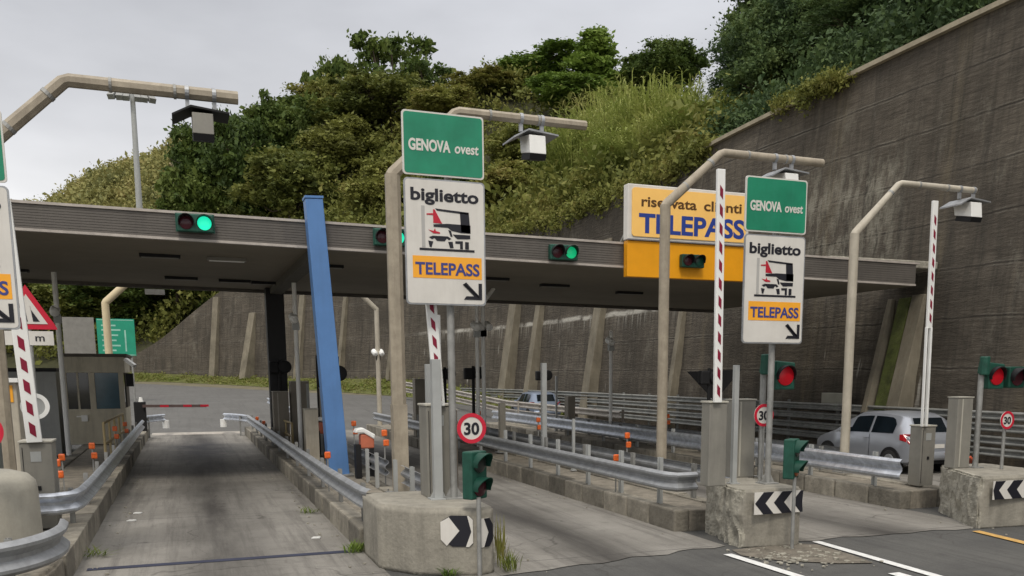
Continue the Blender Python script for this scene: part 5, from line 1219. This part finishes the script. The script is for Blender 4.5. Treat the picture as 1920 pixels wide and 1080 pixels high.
mb = MB(); mb.tube([(cx_[0], 17.24, KH), (cx_[0], 17.24, cx_[2]+.2)], .03, 8); mb.build('pole', zincD, rs)
# closed far barrier across lane one
cb = thing('closed_barrier', 'closed dark red barrier arm across the far end of the open lane', 'barrier', (-1.62, 38.2, KH))
mb = MB(); mb.box(-1.8, -1.40, 38.0, 38.5, KH-.02, 1.45); mb.build('cabinet', blackm, cb, bevel=.02)
mb = MB(); mb.bar((-1.5, 37.9, 1.3), (.72, 37.9, 1.28), .06, .10); a_ = mb.build('arm', M('dark_arm', (.09, .06, .055), .6), cb)
mb = MB()
for x in (-.9, -.1, .5): mb.box(x, x+.3, 37.862, 37.868, 1.25, 1.33)
mb.build('red_stripe', redp, a_)
mb = MB(); mb.tube([(-1.55, 38.1, 1.45), (-1.55, 38.1, 1.62)], [.09, .05], 10); mb.build('lamp_cap', white, cb)
o = MB().box(19.12, 19.42, 23.7, 24.85, 1.35, 1.88).build('wall_cabinet', M('pale_cabinet', (.36, .35, .29), .7, var=.1), loc=(19.2, 24, 1.35), bevel=.02); tagp(o, 'pale utility cabinet on the foot of the high wall left of the silver car', 'cabinet')
# torn orange reflectors lying behind the right block
mb = MB(); mb.bar((13.0, 12.95, .86), (12.86, 13.0, 1.06), .12, .05); mb.bar((13.3, 12.95, .98), (13.5, 13.0, .86), .14, .04); mb.bar((13.1, 12.9, .88), (13.3, 12.95, 1.02), .05, .03)
o = mb.build('broken_reflector', M('torn_orange', (.50, .09, .04), .6, var=.3), loc=(13.1, 12.95, .86)); tagp(o, 'torn orange plastic lying behind the block at the right edge', 'debris')

# ------------------------------------------------------------------ cars
def car(x, y, paint, label, scale=1.):
    t = thing('parked_car', label, 'car', (x, y, 0.006))
    ST = [(0, .60, .36, .78, .50, .83), (.04, .74, .29, .86, .58, .93), (.16, .81, .25, .95, .62, 1.04), (.40, .84, .23, .99, .60, 1.42), (.62, .85, .22, .985, .61, 1.49),
          (1.1, .855, .21, .97, .625, 1.53), (1.6, .855, .20, .96, .63, 1.53), (2.1, .855, .20, .95, .62, 1.49), (2.55, .855, .20, .935, .62, 1.30), (2.95, .85, .20, .92, .66, 1.03),
          (3.2, .835, .21, .88, .68, .95), (3.55, .79, .23, .78, .62, .86), (3.8, .70, .27, .66, .52, .74), (3.92, .50, .36, .56, .36, .62)]
    n = 14; vs = []; sc = scale
    def ringp(s):
        y_, w_, zb, ze, wr, zr = s
        h = [(0, zb), (w_*.82, zb), (w_*.96, zb+.07), (w_, (zb+ze)/2), (w_*.985, ze), (wr, zr-.05 if zr-ze > .08 else ze+(zr-ze)*.6), (wr*.8, zr), (0, zr+.012)]
        return h+[(-a, b) for a, b in h[-2:0:-1]]
    rings = [[(x+a*sc, y+s[0]*sc, b*sc) for a, b in ringp(s)] for s in ST]; m = len(rings[0])
    mb = MB(); mb.add([p for r_ in rings for p in r_], [(i*m+j, i*m+(j+1) % m, (i+1)*m+(j+1) % m, (i+1)*m+j) for i in range(len(ST)-1) for j in range(m)]+[tuple(range(m)), tuple((len(ST)-1)*m+j for j in range(m))])
    body = mb.build('body', paint, t, smooth=True)
    ys = [s[0] for s in ST]
    def at_(yy, k): return float(np.interp(yy, ys, [s[k] for s in ST]))
    for sd in (-1, 1):
        for ya, yb, z0s, nm in ((.62, 1.42, 1, 'side_window'), (1.50, 2.42, 0, 'side_window')):
            mb = MB(); V_ = []; K = 8
            for i in range(K+1):
                yy = ya+(yb-ya)*i/K; lo = (at_(yy, 1)*.985, at_(yy, 3)); hi = (at_(yy, 4), at_(yy, 5)-.05)
                f1 = .88 if yy < 2.15 else .88-.2*(yy-2.15)/.3
                if nm and z0s and i == 0: f1 = .55
                if z0s and i == 1: f1 = .8
                for f_, o_ in ((.07, .012), (f1, .012)):
                    V_.append((x+sd*(lo[0]+(hi[0]-lo[0])*f_+o_)*sc, y+yy*sc, (lo[1]+(hi[1]-lo[1])*f_)*sc))
            mb.add(V_, [(2*i, 2*i+1, 2*i+3, 2*i+2) for i in range(K)]); mb.build('side_window', glassD, t)
        # wheels
        for wy in (.68, 3.12):
            mb = MB(); cx2 = x+sd*.80*sc; c = (y+wy*sc, .30*sc)
            ar = MB(); ar.tube([(x+sd*.70*sc, c[0], c[1]+.02), (x+sd*.865*sc, c[0], c[1]+.02)], .355*sc, 26); ar.build('wheel_arch', blackm, t)
            mb.tube([(x+sd*.68*sc, c[0], c[1]), (x+sd*.86*sc, c[0], c[1]), (x+sd*.878*sc, c[0], c[1])], [.30*sc, .30*sc, .27*sc], 26); w_ = mb.build('tyre', rubber, t, smooth=True)
            mb = MB(); mb.tube([(x+sd*.86*sc, c[0], c[1]), (x+sd*.884*sc, c[0], c[1])], [.205*sc, .19*sc], 20)
            mb.build('rim', zinc, w_)
        mb = MB(); mb.box(x+sd*.60*sc-.1, x+sd*.60*sc+.1, y-.0, y+.14*sc, .74*sc, .98*sc); 
        V_ = [(x+sd*.50*sc, y+.045*sc, .74*sc), (x+sd*.76*sc, y+.05*sc, .76*sc), (x+sd*.835*sc, y+.26*sc, .86*sc), (x+sd*.835*sc, y+.26*sc, 1.0*sc), (x+sd*.74*sc, y+.09*sc, 1.02*sc), (x+sd*.56*sc, y+.02*sc, .92*sc)]
        V2 = [(a, b+.12*sc, c_) for a, b, c_ in V_]; tl = MB(); tl.add(V_+V2, [tuple(range(6)), tuple(range(11, 5, -1))]+[(i, i+6, (i+1) % 6+6, (i+1) % 6) for i in range(6)]); tl.build('tail_light', M('tail_light_red', (.50, .012, .02), .2, var=.1, spec=.6), t)
        mb = MB(); mb.bar((x+sd*.86*sc, y+2.42*sc, 1.0*sc), (x+sd*1.0*sc, y+2.44*sc, 1.02*sc), .16, .12); mb.build('wing_mirror', paint, t, bevel=.03)
        mb = MB(); mb.box(x+sd*.866*sc-.012, x+sd*.866*sc+.012, y+1.5*sc, y+1.66*sc, .84*sc, .87*sc); mb.build('door_handle', paint, t)
        mb = MB(); mb.bar((x+sd*.8625*sc, y+1.46*sc, .3*sc), (x+sd*.850*sc, y+1.46*sc, .96*sc), .008, .006); mb.build('door_gap', blackm, body)
    mb = MB(); mb.add([(x-.50*sc, y+.150*sc, 1.05*sc), (x+.50*sc, y+.150*sc, 1.05*sc), (x+.46*sc, y+.375*sc, 1.40*sc), (x-.46*sc, y+.375*sc, 1.40*sc)], [(0, 1, 2, 3)]); mb.build('rear_window', glassD, t)
    mb = MB(); mb.add([(x-.55*sc, y+2.96*sc, 1.06*sc), (x+.55*sc, y+2.96*sc, 1.06*sc), (x+.50*sc, y+2.22*sc, 1.475*sc), (x-.50*sc, y+2.22*sc, 1.475*sc)], [(0, 1, 2, 3)]); mb.build('windscreen', glassD, t)
    mb = MB(); mb.tube([(x-.70*sc, y+.06*sc, .47*sc), (x-.62*sc, y-.02, .47*sc), (x+.62*sc, y-.02, .47*sc), (x+.70*sc, y+.06*sc, .47*sc)], .11*sc, 10, sy=1.); mb.build('bumper', paint, t, smooth=True)
    mb = MB(); mb.box(x-.25, x+.25, y-.012, y+.03, .66*sc, .76*sc); mb.build('number_plate', signw, t)
    mb = MB(); mb.box(x-.55*sc, x+.55*sc, y+.0, y+.1, .27*sc, .36*sc); mb.build('underside_trim', blackm, t)
    return t
car(17.2, 17.75, silver, 'silver hatchback in the rightmost lane by the high wall', 1.0)
car(17.55, 45.5, M('grey_blue_car_paint', (.20, .24, .31), .3, metal=.3, var=.03), 'pale blue car in mid distance under the canopy behind the black signals', 1.0)

# ------------------------------------------------------------------ weeds and scraps
def weed(x, y, h, label, mat, n=40, sp=.12, z=0.0):
    V_ = []
    for k in range(n):
        a = random.uniform(0, 6.28); b = np.array([x+random.gauss(0, sp*.35), y+random.gauss(0, sp*.35), z]); d = np.array([math.cos(a)*sp, math.sin(a)*sp, 0])*random.uniform(.3, 1.4); hh = h*random.uniform(.4, 1)
        s_ = np.array([-math.sin(a), math.cos(a), 0])*.008; m_ = b+d*.4+np.array([0, 0, hh*.6]); t_ = b+d+np.array([0, 0, hh]); V_ += [b-s_*.5, m_-s_, t_, m_+s_]
    o = bpy.data.objects.new('weed', quadmesh('weed', np.array(V_)-np.array([x, y, z]), mat)); COL.objects.link(o); o.location = (x, y, z); tagp(o, label, 'weed')
weed(2.08, 12.95, .2, 'green weed tuft where the open lane meets the nearest block', lfG, 90, .16)
weed(3.66, 11.2, .75, 'tall dry weed stalks at the right side of the nearest block', lfB, 40, .10)
weed(3.7, 10.95, .32, 'low dry grass tuft in front of the nearest block\'s right corner', lfV, 60, .14)
weed(2.9, 10.95, .14, 'short green weeds at the foot of the nearest chevrons', lfG, 50, .18)
weed(1.95, 17, .12, 'little weeds growing at the kerb of the open lane', lfV, 40, .2)
weed(-1.28, 14.0, .14, 'small weeds along the left kerb near the seam', lfV, 40, .25)
def scrap(x, y, label):
    mb = MB(); mb.slab([(x-.07, y-.03), (x+.05, y-.05), (x+.08, y+.02), (x-.03, y+.05)], .012, .03); o = mb.build('paper_scrap', white, loc=(x, y, .012)); tagp(o, label, 'litter')
a_ = (-.92, 18.1); scrap(*a_, 'white paper scrap on the lane, farther of two by the left rail'); scrap(-.98, 17.2, 'white paper scrap on the lane, nearer of two by the left rail'); scrap(1.72, 14.3, 'pale scrap by the kerb at the right of the open lane')
bpy.context.view_layer.update()
# extra thin equipment in the middle distance
lamppole(3.45, 23.0, KH, 2.9, None, 'slim dark post right of the blue pillar near the reflectors', .035, mat=blackm)
stub(8.2, 21.5, KH, 2.75, .12, 'pale square post on the central island behind the nearest 30 sign')
stub(8.0, 24.2, KH, 1.7, .16, 'short pale square post far on the central island', mat=beigeL)
cabinet(7.45, 7.7, 35.5, .35, KH, 2.6, 'tall narrow brown cabinet at the far end of the central island', mat=MATS['taupe_cabinet'], edge=False)
cabinet(12.35, 12.62, 30, .35, KH, 1.7, 'narrow cabinet far along the island of the silver car', mat=MATS['taupe_cabinet'], edge=False)
delin(13.3, 24.5, KH, 1.3, 'orange double reflector on the far kerb of the silver car\'s island')
bpy.context.view_layer.update()
mb = MB()
for k in range(70):
    x = random.gauss(7.75, .38); y = random.gauss(10.35, .33); r_ = random.uniform(.012, .05)
    a0 = random.uniform(0, 6.28); n_ = random.randint(5, 7)
    mb.slab([(x+r_*random.uniform(.6, 1.3)*math.cos(a0+6.28*i/n_), y+r_*random.uniform(.6, 1.3)*math.sin(a0+6.28*i/n_)) for i in range(n_)], .011, .014+r_*random.uniform(.1, .5))
o = mb.build('rubble', concR); o['kind'] = 'stuff'; o['label'] = 'broken concrete crumbs in front of the damaged block'
bpy.context.view_layer.update()
for x, y, zt, wd, lb in ((3.3, 27.9, 2.2, .07, 'thin grey post far behind the blue pillar, left of the square beige pole'), (7.95, 19.0, 1.5, .06, 'short thin post on the central island between two rails'),
                     (12.9, 24.0, 1.9, .06, 'thin grey post on the silver car\'s island, nearer one'), (12.9, 32.5, 2.4, .07, 'thin grey post on the silver car\'s island, farther one')):
    stub(x, y, KH, zt, wd, lb, mat=greyp)
blacksig(12.75, 33.5, KH, 2.45, 'small black signal seen from behind at the far end of the silver car\'s island')
bpy.context.view_layer.update()
